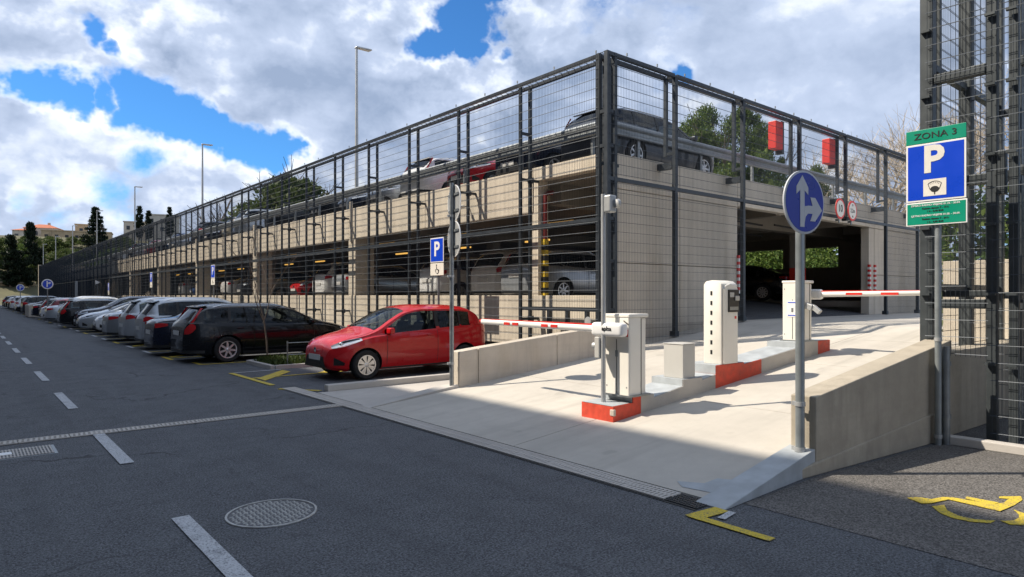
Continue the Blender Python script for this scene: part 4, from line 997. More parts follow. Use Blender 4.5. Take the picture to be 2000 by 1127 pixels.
for mt, pts in segs:
    isl_part('kerb_face', pts, M[mt], bevel=.006)
    m = MB()
    for (xa, za), (xb, zb) in zip(pts[:-1], pts[1:]):
        if xb - xa < .02:
            m.add([(xa-.004, Y0+.01, min(za,zb)), (xa-.004, Y1-.01, min(za,zb)), (xa-.004, Y1-.01, max(za,zb)+.004), (xa-.004, Y0+.01, max(za,zb)+.004)], [(0,1,2,3)])
        else: m.add([(xa-.004, Y0+.012, za+.004), (xb, Y0+.012, zb+.004), (xb, Y1-.012, zb+.004), (xa-.004, Y1-.012, za+.004)], [(0,1,2,3)])
    part('painted_top', m, M['greypaint'], isl, fixn=False)
m = MB(); m.prism([(6.118, 5.40), (6.16, 5.40), (6.16, 5.47), (6.118, 5.47)], .22, .30); part('chipped_patch', m, M['lowwall'], isl, bevel=.01)

def barrier(x, y0, y1, z0, label, boom_dir, boom_len, boom_z, letter, bx=0.):
    b = thing('parking_barrier', label, 'barrier', (x, (y0 + y1) / 2, z0), 0, 'automatic barriers on the island')
    w = (y1 - y0) / 2
    m = MB(); m.box(0, .24, -w, w, 0, 1.0); part('cabinet', m, M['cabinet'], b, False, bevel=.012)
    m = MB(); m.box(.245, .36, -w + .02, w - .02, 0, .99); part('rear_cabinet', m, M['cabinet'], b, False, bevel=.015)
    m = MB(); m.box(.236, .249, -w + .0, w - .0, .01, .985); part('cabinet_seam', m, M['dark'], b, False)
    m = MB(); m.box(-.008, .375, -w - .012, w + .012, 1.0, 1.045); part('cabinet_lid', m, M['cabinet'], b, False, bevel=.012)
    m = MB(); m.box(-.004, .0, -.004, .004, .04, .72); part('door_seam', m, M['dark'], b, False)
    m = MB(); m.box(-.007, .001, -.02, .02, .50, .58); part('lock', m, M['galv'], b, False, bevel=.003)
    for zz in (.12, .9):
        for yy in (-w + .035, w - .035): m = MB(); m.lathe([(0, -.004), (.009, -.004), (.009, .001)], 8, 0, 'x', (0, yy, zz)); part('bolt', m, M['galv'], b, False)
    m = MB(); m.box(.02, .22, -w - .004, -w, .08, .93); part('side_panel', m, M['cabinet'], b, False, bevel=.002)
    m = MB(); m.box(-.03, .39, -w - .03, w + .03, .0, .022); part('base_plate', m, M['galv'], b, False)
    s = boom_dir; zc = boom_z - z0
    m = MB(); m.box(bx - .17, bx - .02, min(-s*.22, s*.30), max(-s*.22, s*.30), zc - .09, zc + .085); part('boom_housing', m, M['signwhite'], b, False, bevel=.045, seg=4, smooth=40)
    bo = link('boom', None, b, (0, 0, 0))
    ya, yb = s * .26, s * (.26 + boom_len)
    m = MB(); m.tube([(bx - .095, ya, zc), (bx - .095, yb - s*.02, zc + .02), (bx - .095, yb, zc + .02)], [.048, .042, .03], 12); part('boom_arm', m, M['boomwhite'], bo, False, smooth=50)
    m = MB(); m.box(bx - .118, bx - .072, min(ya, yb - s*.03), max(ya, yb - s*.03), zc + .042, zc + .062); part('boom_strip', m, M['red'], bo, False)
    for f in (.28, .36, .62, .70):
        yy = ya + (yb - ya) * f; m = MB(); m.box(bx - .146, bx - .134, min(yy, yy + s*.13), max(yy, yy + s*.13), zc - .012, zc + .028); part('reflector', m, M['red'], bo, False)
    m = MB(); m.tube([(bx - .095, yb - s*.04, zc+.02), (bx - .095, yb + s*.03, zc+.02)], .036, 10); part('boom_tip', m, M['red'], bo, False, smooth=50)
    return b
b1 = barrier(6.42, 5.42, 5.82, .42, 'white automatic barrier on the island end nearest the street, its boom lowered to the left', 1, 2.45, 1.27, True)
lettering('aplsa', .075, M['black'], b1, (-.174, .02, .86), math.pi, .001, 1.1)
m = MB(); m.box(-.004, .0, -.19, -.11, .76, .85); part('warning_label', m, M['red'], b1, False)
m = MB(); m.prism([(-.20,.92),(-.12,.965),(-.115,.955),(-.195,.905)], -.006, -.001, 'x'); part('label_mark', m, M['black'], b1, False)
b2 = barrier(10.98, 5.46, 5.82, .91, 'white automatic barrier farther up the island, its boom lowered to the right', -1, 1.62, 1.72, False, .55)
m = MB(); m.box(-.006, .0, -.13, .1, .42, .70); part('notice', m, M['signwhite'], b2, False)
m = MB(); m.box(-.009, -.0065, -.11, .08, .66, .675); m.box(-.009, -.0065, -.11, .08, .44, .455); m.box(-.009, -.0065, -.11, -.1, .456, .659); part('notice_frame', m, M['blue'], b2, False)
m = MB(); m.bar((.12, -.18, .62), (.12, -.30, .58), .12, .10); m.bar((.12, -.30, .60), (.12, -.42, .50), .08, .08); part('motor_arm', m, M['galvsign'], b2, False, bevel=.01)
# small grey box
m = MB(); m.box(7.62, 7.9, 5.47, 5.80, .553, 1.02)
t = thing('junction_box', 'small plain grey metal box on the middle step of the island', 'box', (7.76, 5.63, .553)); part('box_body', m, M['cabgrey'], t, bevel=.008)
m = MB(); m.box(7.612, 7.908, 5.462, 5.808, 1.021, 1.032); part('box_lid', m, M['cabgrey'], t, bevel=.003)
# ticket machine
tm = thing('ticket_machine', 'tall white ticket machine with rounded top and black screen panel on the island', 'ticket machine', (8.5, 5.6, .694))
def rounded(x0, x1, z1, r=.10, n=6):
    P = [(x0, 0), (x1, 0)]
    P += [(x1 - .10 + .10*math.cos(a), z1 - .05 - .05 + .05*math.sin(a)) for a in np.linspace(0, math.pi/2, n)]
    P += [(x0 + .14 - .14*math.sin(a), z1 - .11 + .11*math.cos(a) - .0) for a in np.linspace(0, math.pi/2, n)]
    return P
m = MB(); m.prism(rounded(-.14, .14, 1.22), -.02, .44, 'y'); tmo = m
m = MB(); m.prism([(-.16,0),(.14,0),(.14,1.17),(.10,1.215),(.0,1.23),(-.10,1.215),(-.16,1.17)], .0, .42, 'x'); part('cabinet', m, M['cabinet'], tm, False, bevel=.012, smooth=35)
m = MB(); m.prism([(.03,0),(.40,0),(.40,1.10),(.36,1.15),(.2,1.18),(.08,1.15),(.03,1.10)], -.185, -.162, 'y'); part('front_panel', m, M['cabinet'], tm, False, bevel=.008)
m = MB(); m.box(.13, .41, -.200, -.186, .76, 1.09); part('screen_panel', m, M['black'], tm, False, bevel=.004)
m = MB(); m.box(.16, .27, -.205, -.201, .98, 1.05); part('display', m, M['galvsign'], tm, False)
m = MB(); m.box(.16, .38, -.206, -.201, .79, .84); part('keypad', m, M['galv'], tm, False)
m = MB(); m.box(.29, .40, -.215, -.201, .93, 1.0); part('card_slot', m, M['galvsign'], tm, False, bevel=.004)
m = MB(); m.box(.31, .36, -.187, -.1855, .66, .70); part('label_sticker', m, M['red'], tm, False)
for k in range(7):
    m = MB(); z = .14 + k * .145; m.box(-.005, .001, -.01, .02, z, z + .06); part('vent_slot', m, M['black'], tm, False)

# poles ----------------------------------------------------
def pole(parent, r, z0, z1, mat='galv', x=0, y=0, name='pole'):
    m = MB(); m.tube([(x, y, z0), (x, y, z1)], r, 14); return part(name, m, M[mat], parent, False, smooth=50)
def clamp(parent, r, z, name='clamp'):
    m = MB(); m.tube([(0, 0, z - .02), (0, 0, z + .02)], r + .007, 14); m.box(-.015, .015, r, r + .04, z - .018, z + .018); return part(name, m, M['galvsign'], parent, False, smooth=50)
def disc(parent, z, r, front, rim=None, y=-.05, back='galvsign', name='sign_disc'):
    o = link(name, None, parent, (0, 0, 0))
    m = MB(); m.lathe([(0, y), (r - .015, y), (r, y + .003), (r, y + .018), (r - .01, y + .018)], 48, 0, 'y', (0, 0, z)); m.lathe([(r - .01, y + .016), (0, y + .012)], 48, 1, 'y', (0, 0, z))
    part('plate', m, [M[rim or front], M[back]], o, False, smooth=30)
    if rim:
        ri = r * (.93 if rim == 'signgrey' else .80); m = MB(); m.lathe([(0, y - .003), (ri, y - .003), (ri, y - .0005)], 48, 0, 'y', (0, 0, z)); part('face', m, M[front], o, False)
    for dz in (-r * .45, r * .45): m = MB(); m.box(-r * .75, r * .75, y + .019, y + .034, z + dz - .02, z + dz + .02); part('channel', m, M['galv'], o, False)
    return o
# blue round sign
bs = thing('round_blue_sign', 'blue round sign with white arrows, on a grey post at the right ramp wall', 'traffic sign', (6.12, 3.07, .12), R(-9))
pole(bs, .042, 0, 2.72, 'polepaint'); 
for z in (.12, .55): clamp(bs, .042, z)
dd = disc(bs, 2.46, .30, 'navy', 'signgrey')
def flat(parent, name, poly, y, mat, z0=0, t=.003):
    m = MB(); m.prism([(a, z0 + b) for a, b in poly], y - t, y, 'y'); return part(name, m, M[mat], parent, False)
flat(dd, 'arrow', [(-.075,-.235),(-.01,-.235),(-.01,.11),(.045,.07),(.045,.14),(-.042,.25),(-.13,.14),(-.13,.07),(-.075,.11)], -.0535, 'signgrey', 2.46)
flat(dd, 'arrow', [(-.009,-.20),(.005,-.14),(.04,-.105),(.11,-.105),(.075,-.175),(.15,-.175),(.255,-.065),(.15,.05),(.075,.05),(.11,-.03),(.045,-.03),(-.009,-.04)], -.0538, 'signgrey', 2.46)
# left pole with two sign backs
lp = thing('sign_pole', 'galvanised post at the left ramp wall carrying two round signs seen from behind', 'traffic sign', (6.26, 9.08, .02), R(76))
pole(lp, .036, 0, 3.55)
for z in (.1, .55, 2.0, 3.0): clamp(lp, .036, z)
disc(lp, 2.62, .30, 'signwhite', None, .055 - .11); disc(lp, 3.22, .30, 'signwhite', None, .055 - .11)
# island pole with camera box
ip = thing('camera_pole', 'slim galvanised post at the island tip with a small white box on top', 'post', (6.28, 5.72, .33))
pole(ip, .030, 0, 2.66, 'galvsign')
m = MB(); m.box(-.03, .10, -.14, -.03, 2.42, 2.64); part('camera_box', m, M['galvsign'], ip, False, bevel=.02)
m = MB(); m.lathe([(0, -.03), (.05, -.02), (.06, .02), (0, .035)], 14, 0, 'x', (.06, -.17, 2.53)); part('camera_head', m, M['galvsign'], ip, False, smooth=50)
m = MB(); m.box(-.05, .05, .03, .11, .57, .84); part('intercom_box', m, M['cabgrey'], ip, False, bevel=.01)
m = MB(); m.lathe([(0, -.02), (.05, -.02), (.05, .03), (0, .04)], 14, 0, 'y', (0, .13, .72)); part('intercom_horn', m, M['galvsign'], ip, False, smooth=50)
m = MB(); m.lathe([(0, 0), (.08, 0), (.085, .01), (.07, .02), (0, .022)], 24, 0, 'x', (9.35, 8.93, 1.20)); m.tube([(9.36, 8.93, 1.15), (9.36, 9.05, 1.0)], .015, 6)
t = thing('mirror', 'little round grey mirror head above the left ramp wall, seen behind the boom', 'mirror', (9.36, 8.95, 1.0)); part('mirror_head', m, M['galvsign'], t, smooth=50)

def parking_sign(x, y, label, extra=True, group='blue parking signs along the bays', ztop=3.2):
    t = thing('parking_sign', label, 'parking sign', (x, y, 0), R(-90), group)
    pole(t, .032, 0, ztop - .05)
    p = link('sign_plate', None, t, (0, 0, 0))
    m = MB(); m.prism([(-.31, ztop - .64), (.31, ztop - .64), (.31, ztop), (-.31, ztop)], -.055, -.04, 'y'); part('plate', m, M['signwhite'], p, False, bevel=.004)
    m = MB(); m.box(-.285, .285, -.0575, -.0555, ztop - .615, ztop - .025); part('face', m, M['blue'], p, False)
    lettering('P', .52, M['signwhite'], p, (0, -.059, ztop - .31), R(-90), .014)
    if extra:
        m = MB(); m.box(-.31, .31, -.055, -.04, ztop - .98, ztop - .66); q = part('lower_plate', m, M['cream'], t, False, bevel=.004)
        z = ztop - .82; m = MB()
        ring = [(.02 + .075*math.cos(a), -.0575, z - .035 + .075*math.sin(a)) for a in np.linspace(R(150), R(380), 14)]; m.tube(ring, .010, 4)
        m.tube([(-.01, -.0575, z + .075), (-.005, -.0575, z - .005), (.05, -.0575, z - .005), (.085, -.0575, z - .08)], .011, 4); m.lathe([(0, -.0595), (.02, -.0595), (.02, -.0555)], 10, 0, 'y', (-.015, 0, z + .105))
        part('wheelchair_symbol', m, M['black'], q, False)
    return t
parking_sign(9.55, 14.45, 'blue P parking sign with wheelchair plate behind the red hatchback')
parking_sign(9.55, 34.4, 'blue P parking sign on a post behind the silver people carriers')
parking_sign(9.55, 48.2, 'blue P parking sign beside the leafless shrub farther along the bays')
parking_sign(9.55, 64.5, 'small distant blue P parking sign near the dark end of the garage', ztop=2.75)
for x, y, lb in ((4.35, 53.2, 'round blue arrow sign standing at the kerb of the parked row'), (4.35, 79.5, 'smaller round blue sign farther down the parked row')):
    t = thing('round_blue_sign', lb, 'traffic sign', (x, y, 0), 0); pole(t, .035, 0, 2.75); d_ = disc(t, 2.45, .33, 'blue', 'signwhite')
    flat(d_, 'arrow', [(-.05,-.2),(.02,-.2),(.02,.04),(.1,.04),(.1,-.02),(.2,.07),(.1,.16),(.1,.10),(.02,.10),(.02,.2),(-.05,.2)], -.054, 'signwhite', 2.45)
t = thing('marker_post', 'pale upright post standing among the far parked cars', 'post', (9.3, 83, 0)); m = MB(); m.box(-.12, .12, -.1, .1, 0, 3.2); part('post_body', m, M['galvsign'], t, False, bevel=.02)
t = thing('marker_post', 'post with a small white triangle near the far end of the garage', 'post', (9.2, 68, 0)); m = MB(); m.tube([(0,0,0),(0,0,3.0)], .04, 8); part('pole', m, M['galv'], t, False); flat(t, 'pointer', [(-.2,-.2),(.2,0),(-.2,.2)], -.05, 'signwhite', 2.85)
# entrance signs 10 and 2,2m
for x, txt, lb in ((20.15, '10', 'round red rimmed sign reading 10 above the garage entrance'), (20.98, '2,2m', 'round red rimmed height limit sign reading 2,2m above the garage entrance')):
    t = thing('round_limit_sign', lb, 'traffic sign', (x, 8.92, 4.29), 0)
    d_ = disc(t, 0, .31, 'cream', 'red'); lettering(txt, .30 if txt == '10' else .17, M['black'], d_, (0, -.055, 0), R(-90), .004 if txt == '10' else .001, 1 if txt == '10' else .9)
    if txt != '10':
        flat(d_, 'triangle', [(-.04, .20), (.04, .20), (0, .13)], -.054, 'black'); flat(d_, 'triangle', [(-.04, -.20), (0, -.13), (.04, -.20)], -.054, 'black')
    m = MB(); m.box(-.02, .02, -.02, .01, -.42, .05); m.box(-.03, .03, .0, .09, -.36, -.30); part('bracket', m, M['galv'], t, False)
# ZONA 3 sign
zs = thing('zone_parking_sign', 'large blue P sign with green ZONA 3 header and green tariff plate below', 'parking sign', (8.52, 2.665, 0), R(-90))
pole(zs, .034, 0, 3.60, 'polepaint')
for z in (.1, 1.2): clamp(zs, .034, z)
p = link('sign_plate', None, zs, (.0, 0, 0)); XL, XR = -.31, .29
m = MB(); m.box(XL, XR, -.06, -.045, 3.44, 3.60); part('zone_plate', m, M['green'], p, False, bevel=.003); lettering('ZONA 3', .098, M['black'], p, ((XL+XR)/2, -.0625, 3.52), R(-90), .0002, 1.2)
m = MB(); m.box(XL, XR, -.06, -.045, 2.775, 3.435); part('plate', m, M['signwhite'], p, False, bevel=.003)
m = MB(); m.box(XL + .02, XR - .02, -.0625, -.0605, 2.795, 3.415); part('face', m, M['blue'], p, False)
lettering('P', .42, M['cream'], p, (-.03, -.064, 3.235), R(-90), .014, .98)
m = MB(); m.box(-.13, .10, -.0645, -.0626, 2.83, 3.02); part('meter_face', m, M['cream'], p, False, bevel=.0005)
m = MB(); cx_, cz_ = -.015, 2.895
m.prism([(cx_+.045*math.cos(a), cz_+.034*math.sin(a)+.01) for a in np.linspace(0, 2*math.pi, 18)[:-1]], -.067, -.0648, 'y')
m.prism([(cx_-.005, 2.845), (cx_+.005, 2.845), (cx_+.005, 2.88), (cx_-.005, 2.88)], -.067, -.0648, 'y')
A = [(cx_ + .095*math.cos(a), 2.90 + .095*math.sin(a)) for a in np.linspace(R(45), R(135), 9)]
m.tube([(x, -.066, z) for x, z in A], .003, 4); m.tube([(A[0][0], -.066, A[0][1]), (cx_+.045, -.066, 2.90)], .003, 4); m.tube([(A[-1][0], -.066, A[-1][1]), (cx_-.045, -.066, 2.90)], .003, 4)
for a in np.linspace(R(58), R(122), 6): m.tube([(cx_+.085*math.cos(a), -.066, 2.90+.085*math.sin(a)), (cx_+.07*math.cos(a), -.066, 2.90+.07*math.sin(a))], .0016, 4)
part('meter_symbol', m, M['black'], p, False)
q = link('tariff_plate', None, zs, (0, 0, 0))
m = MB(); m.box(XL, XR + .01, -.06, -.045, 2.50, 2.765); part('plate', m, M['signwhite'], q, False, bevel=.003)
m = MB(); m.box(XL + .014, XR - .004, -.0625, -.0605, 2.514, 2.751); part('face', m, M['green'], q, False)
for z, s, mt, sz in ((2.730, 'ZIMSKO RADNO VRIJEME 01.10. - 30.04.', 'signwhite', .0285), (2.692, 'Radnim danom 7 - 19 h', 'black', .028), (2.658, '1 h - 0,40 EUR', 'black', .028),
                     (2.612, 'LJETNO RADNO VRIJEME 01.05. - 30.09.', 'signwhite', .0285), (2.572, 'Radnim danom 7 - 24 h', 'black', .028), (2.536, '1 h - 0,80 EUR', 'black', .028)):
    lettering(s, sz, M[mt], q, (-.01, -.064, z), R(-90), .0004)
# drain pipe at the right wall corner
m = MB(); m.tube([(8.62, 2.62, .0), (8.62, 2.62, 1.12)], .045, 12); 
for z in (.3, .9): m.tube([(8.62, 2.62, z), (8.62, 2.62, z + .05)], .055, 12)
t = thing('drain_pipe', 'grey downpipe running down the corner of the right ramp wall', 'pipe', (8.62, 2.62, 0)); part('pipe', m, M['galv'], t, smooth=50)

# ---------------- mesh tower on the right ----------------
tw = thing('mesh_tower', 'tall anthracite steel lattice tower with wire mesh at the right edge', 'tower', (9.1, 2.98, 0))
TZ = 9.4
def tpost(x, y, s=.07, z0=0): m = MB(); m.box(x - s, x + s, y - s, y + s, z0, TZ); return part('post', m, M['steel_t'], tw, bevel=.006)
tpost(9.12, 2.96, .07, .3); tpost(9.12, 2.30, .05); tpost(9.14, 2.10, .045); tpost(9.55, 2.16, .045); tpost(9.45, 2.96, .035, .3); tpost(10.55, 2.96, .075, .3); tpost(10.75, 2.72, .05); tpost(11.6, 2.5, .05)
tpost(9.12, .2, .06); tpost(9.12, -2.2, .06); tpost(9.45, .2, .06); tpost(12.0, 2.96, .07, 1.0); tpost(12.0, .3, .07)
def tbar(x0, x1, y0, y1, z, h=.055): m = MB(); m.box(x0, x1, y0, y1, z - h, z + h); return part('beam', m, M['steel_t'], tw, bevel=.006)
for z in (1.60, 4.32, 6.9, TZ - .1):
    tbar(9.06, 9.16, 2.36, 2.88, z); tbar(9.06, 9.16, -2.2, 2.03, z)
    tbar(9.40, 9.49, 2.36, 2.90, z + .12, .04); tbar(9.2, 10.45, 2.92, 3.0, z + .2, .045); tbar(10.65, 11.92, 2.92, 3.0, z + .2, .045); tbar(10.5, 10.6, .3, 2.33, z + .3, .06); tbar(11.96, 12.04, .38, 2.88, z + .1, .05)
for z in (3.1, 5.6): tbar(9.05, 9.17, 2.17, 2.24, z, .25); tbar(9.40, 9.5, 2.12, 2.88, z, .06); tbar(9.06, 9.16, .27, 2.03, z); tbar(10.5, 10.6, .3, 2.33, z-.6, .06)
tpm = {}
def tpanel(w, x, y, z, h, rot):
    me = tpm.get((w, h)) or panel_mesh(w, h, rv=.0028, rh=.0036); tpm[(w, h)] = me
    link('mesh_panel', me, tw, (x - 9.1, y - 2.98, z), (0, 0, rot))
for z, h in ((.1, 4.15), (4.3, 4.95)):
    tpanel(.64, 9.02, 2.32, z if z > 1 else .98, h if z > 1 else 3.25, R(90)); tpanel(2.2, 9.02, .1, z, h, R(90)); tpanel(2.2, 9.02, -2.1, z, h, R(90))
    tpanel(1.42, 9.14, 3.05, max(z, 1.0), h - (.9 if z < 1 else 0), 0); tpanel(1.42, 10.58, 3.05, max(z, 1.0), h - (.9 if z < 1 else 0), 0)
    tpanel(2.3, 12.08, .4, z, h, R(90)); tpanel(.9, 10.48, 2.0, z, h, R(90)); tpanel(2.3, 10.48, -.4, z, h, R(90)); 
m = MB()
for z in np.arange(.9, 9.2, .8):
    for y in (2.96, 2.30, 2.10): m.box(9.0, 9.05, y - .05, y + .05, z, z + .03)
tag(part('clamp_band', m, M['steel_t'], tw), kind='stuff')

# ---------------- roof lamps ----------------
for k in range(8):
    y = 28.0 + 25.4 * k
    lb = ['tall street lamp on the roof deck, the nearest of the row', 'second street lamp along the roof deck', 'third street lamp along the roof deck', 'fourth street lamp, in front of the dark fir', 'distant grey street lamp beyond the end of the garage'][min(k, 4)]
    t = thing('street_lamp', lb, 'street lamp', (14.0, y, DECK if y < YE else 3.0), 0, 'street lamps in a row')
    z1 = 13.1 - t.location.z
    m = MB(); m.tube([(0, 0, 0), (0, 0, z1)], [.095, .055], 10); part('pole', m, M['galvsign'], t, False, smooth=50)
    m = MB(); m.add([(-.08,-.12,z1-.0),(.75,-.14,z1+.05),(.75,.14,z1+.05),(-.08,.12,z1),(-.05,-.10,z1+.08),(.70,-.10,z1+.11),(.70,.10,z1+.11),(-.05,.10,z1+.08)], [(3,2,1,0),(4,5,6,7),(0,1,5,4),(1,2,6,5),(2,3,7,6),(3,0,4,7)]); part('lamp_head', m, M['galvsign'], t, False, bevel=.02)
    m = MB(); m.box(.15, .65, -.09, .09, z1 + .005, z1 + .02); part('lens', m, M['cream'], t, False)
    m = MB(); m.box(-.16, .16, -.16, .16, 0, .03); part('base_plate', m, M['galv'], t, False)

# ---------------- planter with young tree ----------------
pl = thing('planting_bed', 'kerbed grass bed between the black estate car and the red hatchback', 'planter', (6.8, 16.0, 0))
for a, b in (((5.55, 15.2), (9.4, 15.2)), ((5.55, 16.9), (9.4, 16.9)), ((5.5, 15.2), (5.5, 16.9))):
    m = MB(); m.bar((*a, .04), (*b, .04), .10, .10); part('kerb', m, M['kerb'], pl, bevel=.01)
m = MB(); m.box(5.6, 9.4, 15.26, 16.84, .0, .06); part('soil', m, M['hill'], pl)
def leaf_arr(pts, size, seed, up=0.0, elong=1.6):
    r = np.random.RandomState(seed); n = len(pts); pts = np.asarray(pts, dtype=float)
    d = r.normal(size=(n, 3)); d /= np.linalg.norm(d, axis=1)[:, None]; d[:, 2] += up; d /= np.linalg.norm(d, axis=1)[:, None]
    q = r.normal(size=(n, 3)); q = np.cross(d, q); q /= np.linalg.norm(q, axis=1)[:, None]
    s = size * r.uniform(.6, 1.4, (n, 1))
    a = pts - q * s * .5; b = pts + q * s * .5; c = pts + d * s * elong
    V = np.stack([a, b, c + q * s * .15, c - q * s * .15], 1).reshape(-1, 3)
    return V
def leaf_mesh(name, pts, size, mat, seed=1, up=0., elong=1.6):
    V = leaf_arr(pts, size, seed, up, elong); n = len(pts); me = bpy.data.meshes.new(name)
    me.vertices.add(4 * n); me.vertices.foreach_set('co', V.ravel()); me.loops.add(4 * n); me.loops.foreach_set('vertex_index', np.arange(4 * n))
    me.polygons.add(n); me.polygons.foreach_set('loop_start', np.arange(0, 4 * n, 4)); me.materials.append(mat); me.update(calc_edges=True); return me
r0 = np.random.RandomState(3)
pts = np.stack([r0.uniform(-1.2, 2.5, 3500), r0.uniform(-.72, .82, 3500), np.full(3500, .05)], 1); pts[:, 2] += r0.uniform(0, .06, 3500)
o = link('grass', leaf_mesh('grass', pts, .035, M['grass'], 2, 1.2, 3.0), pl); tag(o, kind='stuff')
fn = thing('bed_fence', 'low thin wire fence along the grass bed in front of the black estate', 'fence', (6.2, 16.95, 0))
for x in (5.9, 6.9, 7.9, 8.9):
    m = MB(); m.tube([(x, 15.35, 0), (x, 15.35, .62)], .016, 6); part('post', m, M['galv'], fn)
for z in (.3, .58): m = MB(); m.tube([(5.9, 15.35, z), (8.9, 15.35, z)], .010, 5); part('rail', m, M['galv'], fn)

# ---------------- trees ----------------
def branch_mesh(name, seed, h, depth, r_, spread=.6, mat=None, kids=(3, 4), minr=.006, trunk_frac=.3, upb=.35, sides=5):
    rr = random.Random(seed); m = MB(); tips = []
    def go(p, d, ln, rad, k):
        n = 3; pts = [p]; q = p; dd = d
        for i in range(n):
            dd = (dd + Vector((rr.gauss(0, .10), rr.gauss(0, .10), rr.gauss(0, .06) + .04))).normalized(); q = q + dd * ln / n; pts.append(q)
        m.tube(pts, [rad * (1 - .45 * i / n) for i in range(n + 1)], sides if k > depth - 2 else 3, cap=False)
        if k <= 1: tips.append(q); return
        for j in range(rr.randint(*kids)):
            t = rr.uniform(.45, 1); pp = pts[1] + (pts[-1] - pts[1]) * t if j else pts[-1]
            a = Vector((rr.gauss(0, 1), rr.gauss(0, 1), rr.gauss(0, .5))).normalized()
            nd_ = (dd * (1 - spread * .5) + a * spread + Vector((0, 0, upb * .5))).normalized()
            go(pp, nd_, ln * rr.uniform(.6, .82), max(minr, rad * .55), k - 1)
    go(Vector((0, 0, 0)), Vector((0, 0, 1)), h * trunk_frac, r_, depth)
    return m.mesh(name, mat or M['barewood'], fixn=False, smooth=60), tips
bare = [branch_mesh('branches', s, 9.5, 6, .15, .62, minr=.0065) [0] for s in (4, 11, 23)]
G4 = 'leafless trees beyond the garage'
for i, (x, y, s, lb) in enumerate([(44, 19.2, 1.15, 'bare pale tree behind the entrance side roof rail, left of the bare group'), (45, 17.4, 1.3, 'bare pale tree with the widest crown left of the mesh tower'), (44, 15.6, 1.2, 'bare pale tree just left of the mesh tower'),
        (42, 12.6, 1.2, 'bare pale tree seen through the mesh tower'), (50, 22, 1.3, 'bare tree beside the right hand pine'), (36, 6.5, 1.1, 'bare tree behind the ZONA 3 sign and the tower'), (50, 18.4, 1.4, 'bare tree farthest back in the bare group'), (40, 15.9, .95, 'small bare tree low behind the roof rail'), (26, 4.2, .8, 'bare tree right behind the lattice tower'), (30, 1.5, .9, 'bare tree at the right edge behind the tower')]):
    t = thing('bare_tree', lb, 'tree', (x, y, 1.0), rng.uniform(0, 6), G4); s *= 1.2; t.scale = (s, s, s); link('branches', bare[i % 3], t)
def crown(cl, n_per, seed, shell=.55):
    r = np.random.RandomState(seed); P = []
    for (x, y, z, a, b) in cl:
        d = r.normal(size=(n_per, 3)); d /= np.linalg.norm(d, axis=1)[:, None]; rad = r.uniform(shell, 1.05, (n_per, 1))
        P.append(np.array([x, y, z]) + d * rad * np.array([a, a, b]))
    return np.concatenate(P)
def clumps(seed, n, R_, z0, z1, cr, shape):
    r = random.Random(seed); out = []
    for _ in range(n):
        t = r.random(); z = z0 + (z1 - z0) * t; rr = R_ * shape(t) * math.sqrt(r.uniform(.1, 1)); a = r.uniform(0, 2 * math.pi)
        c = cr * r.uniform(.6, 1.25); out.append((rr * math.cos(a), rr * math.sin(a), z, c, c * .6))
    return out
def tree_meshes(kind, seed):
    if kind == 'pine':
        cl = clumps(seed, 64, 4.2, 3.2, 11.5, .95, lambda t: (.55 + 1.1 * t) if t < .45 else max(.12, 1.05 * (1 - ((t - .45) / .57)**1.6)))
        return leaf_mesh('crown', crown(cl, 420, seed, .35), .085, M['leaf_pine'], seed, .4, 2.2), branch_mesh('trunk', seed, 11, 4, .22, .5, M['wood'], trunk_frac=.42)[0]
    if kind == 'umbrella':
        cl = clumps(seed, 70, 5.4, 7.5, 11.5, 1.4, lambda t: max(.2, 1.0 - .85 * t**1.5))
        return leaf_mesh('crown', crown(cl, 110, seed), .26, M['leaf_far'] if seed % 2 else M['leaf_pine'], seed, .4, 1.6), branch_mesh('trunk', seed, 13, 4, .28, .6, M['wood'], trunk_frac=.45)[0]
    if kind == 'cypress':
        cl = clumps(seed, 90, 1.5, .8, 13.2, .75, lambda t: min(1, 3 * t + .3) * (1 - t**2.2))
        return leaf_mesh('crown', crown(cl, 80, seed, .3), .22, M['leaf_cyp'], seed, 1.2, 2.2), branch_mesh('trunk', seed, 6, 2, .2, .2, M['wood'])[0]
    if kind == 'fir':
        cl = []; r = random.Random(seed)
        for k in range(13):
            z = 2.5 + k * 1.0; R_ = 4.6 * (1 - k / 13.5)
            for j in range(9): a = 2 * math.pi * j / 9 + k; q = R_ * r.uniform(.35, 1); cl.append((q * math.cos(a), q * math.sin(a), z - q * .12, .95 * (1 - k / 22), .3))
        return leaf_mesh('crown', crown(cl, 70, seed), .24, M['leaf_cyp'], seed, 0, 2.0), branch_mesh('trunk', seed, 11, 2, .25, .1, M['wood'], trunk_frac=.55)[0]
    cl = clumps(seed, 60, 4.4, 2.4, 8.5, 1.5, lambda t: math.sqrt(max(.05, 1 - (2 * t - .9)**2)))
    return leaf_mesh('crown', crown(cl, 90, seed), .30, M['leaf_far'], seed, .2, 1.4), branch_mesh('trunk', seed, 6, 3, .25, .6, M['wood'], trunk_frac=.5)[0]
TM = {}
def tree(kind, seed, x, y, z, s, label, group=None, sxy=1.0, name=None):
    if (kind, seed) not in TM: TM[(kind, seed)] = tree_meshes(kind, seed)
    c, tr = TM[(kind, seed)]
    t = thing(name or {'pine': 'pine_tree', 'umbrella': 'pine_tree', 'cypress': 'cypress_tree', 'fir': 'fir_tree', 'round': 'broadleaf_tree'}[kind], label, 'tree', (x, y, z), rng.uniform(0, 6), group)
    t.scale = (s * sxy, s * sxy, s); link('crown', c, t); link('trunk', tr, t); return t
G5 = 'pines behind the roof deck on the entrance side'
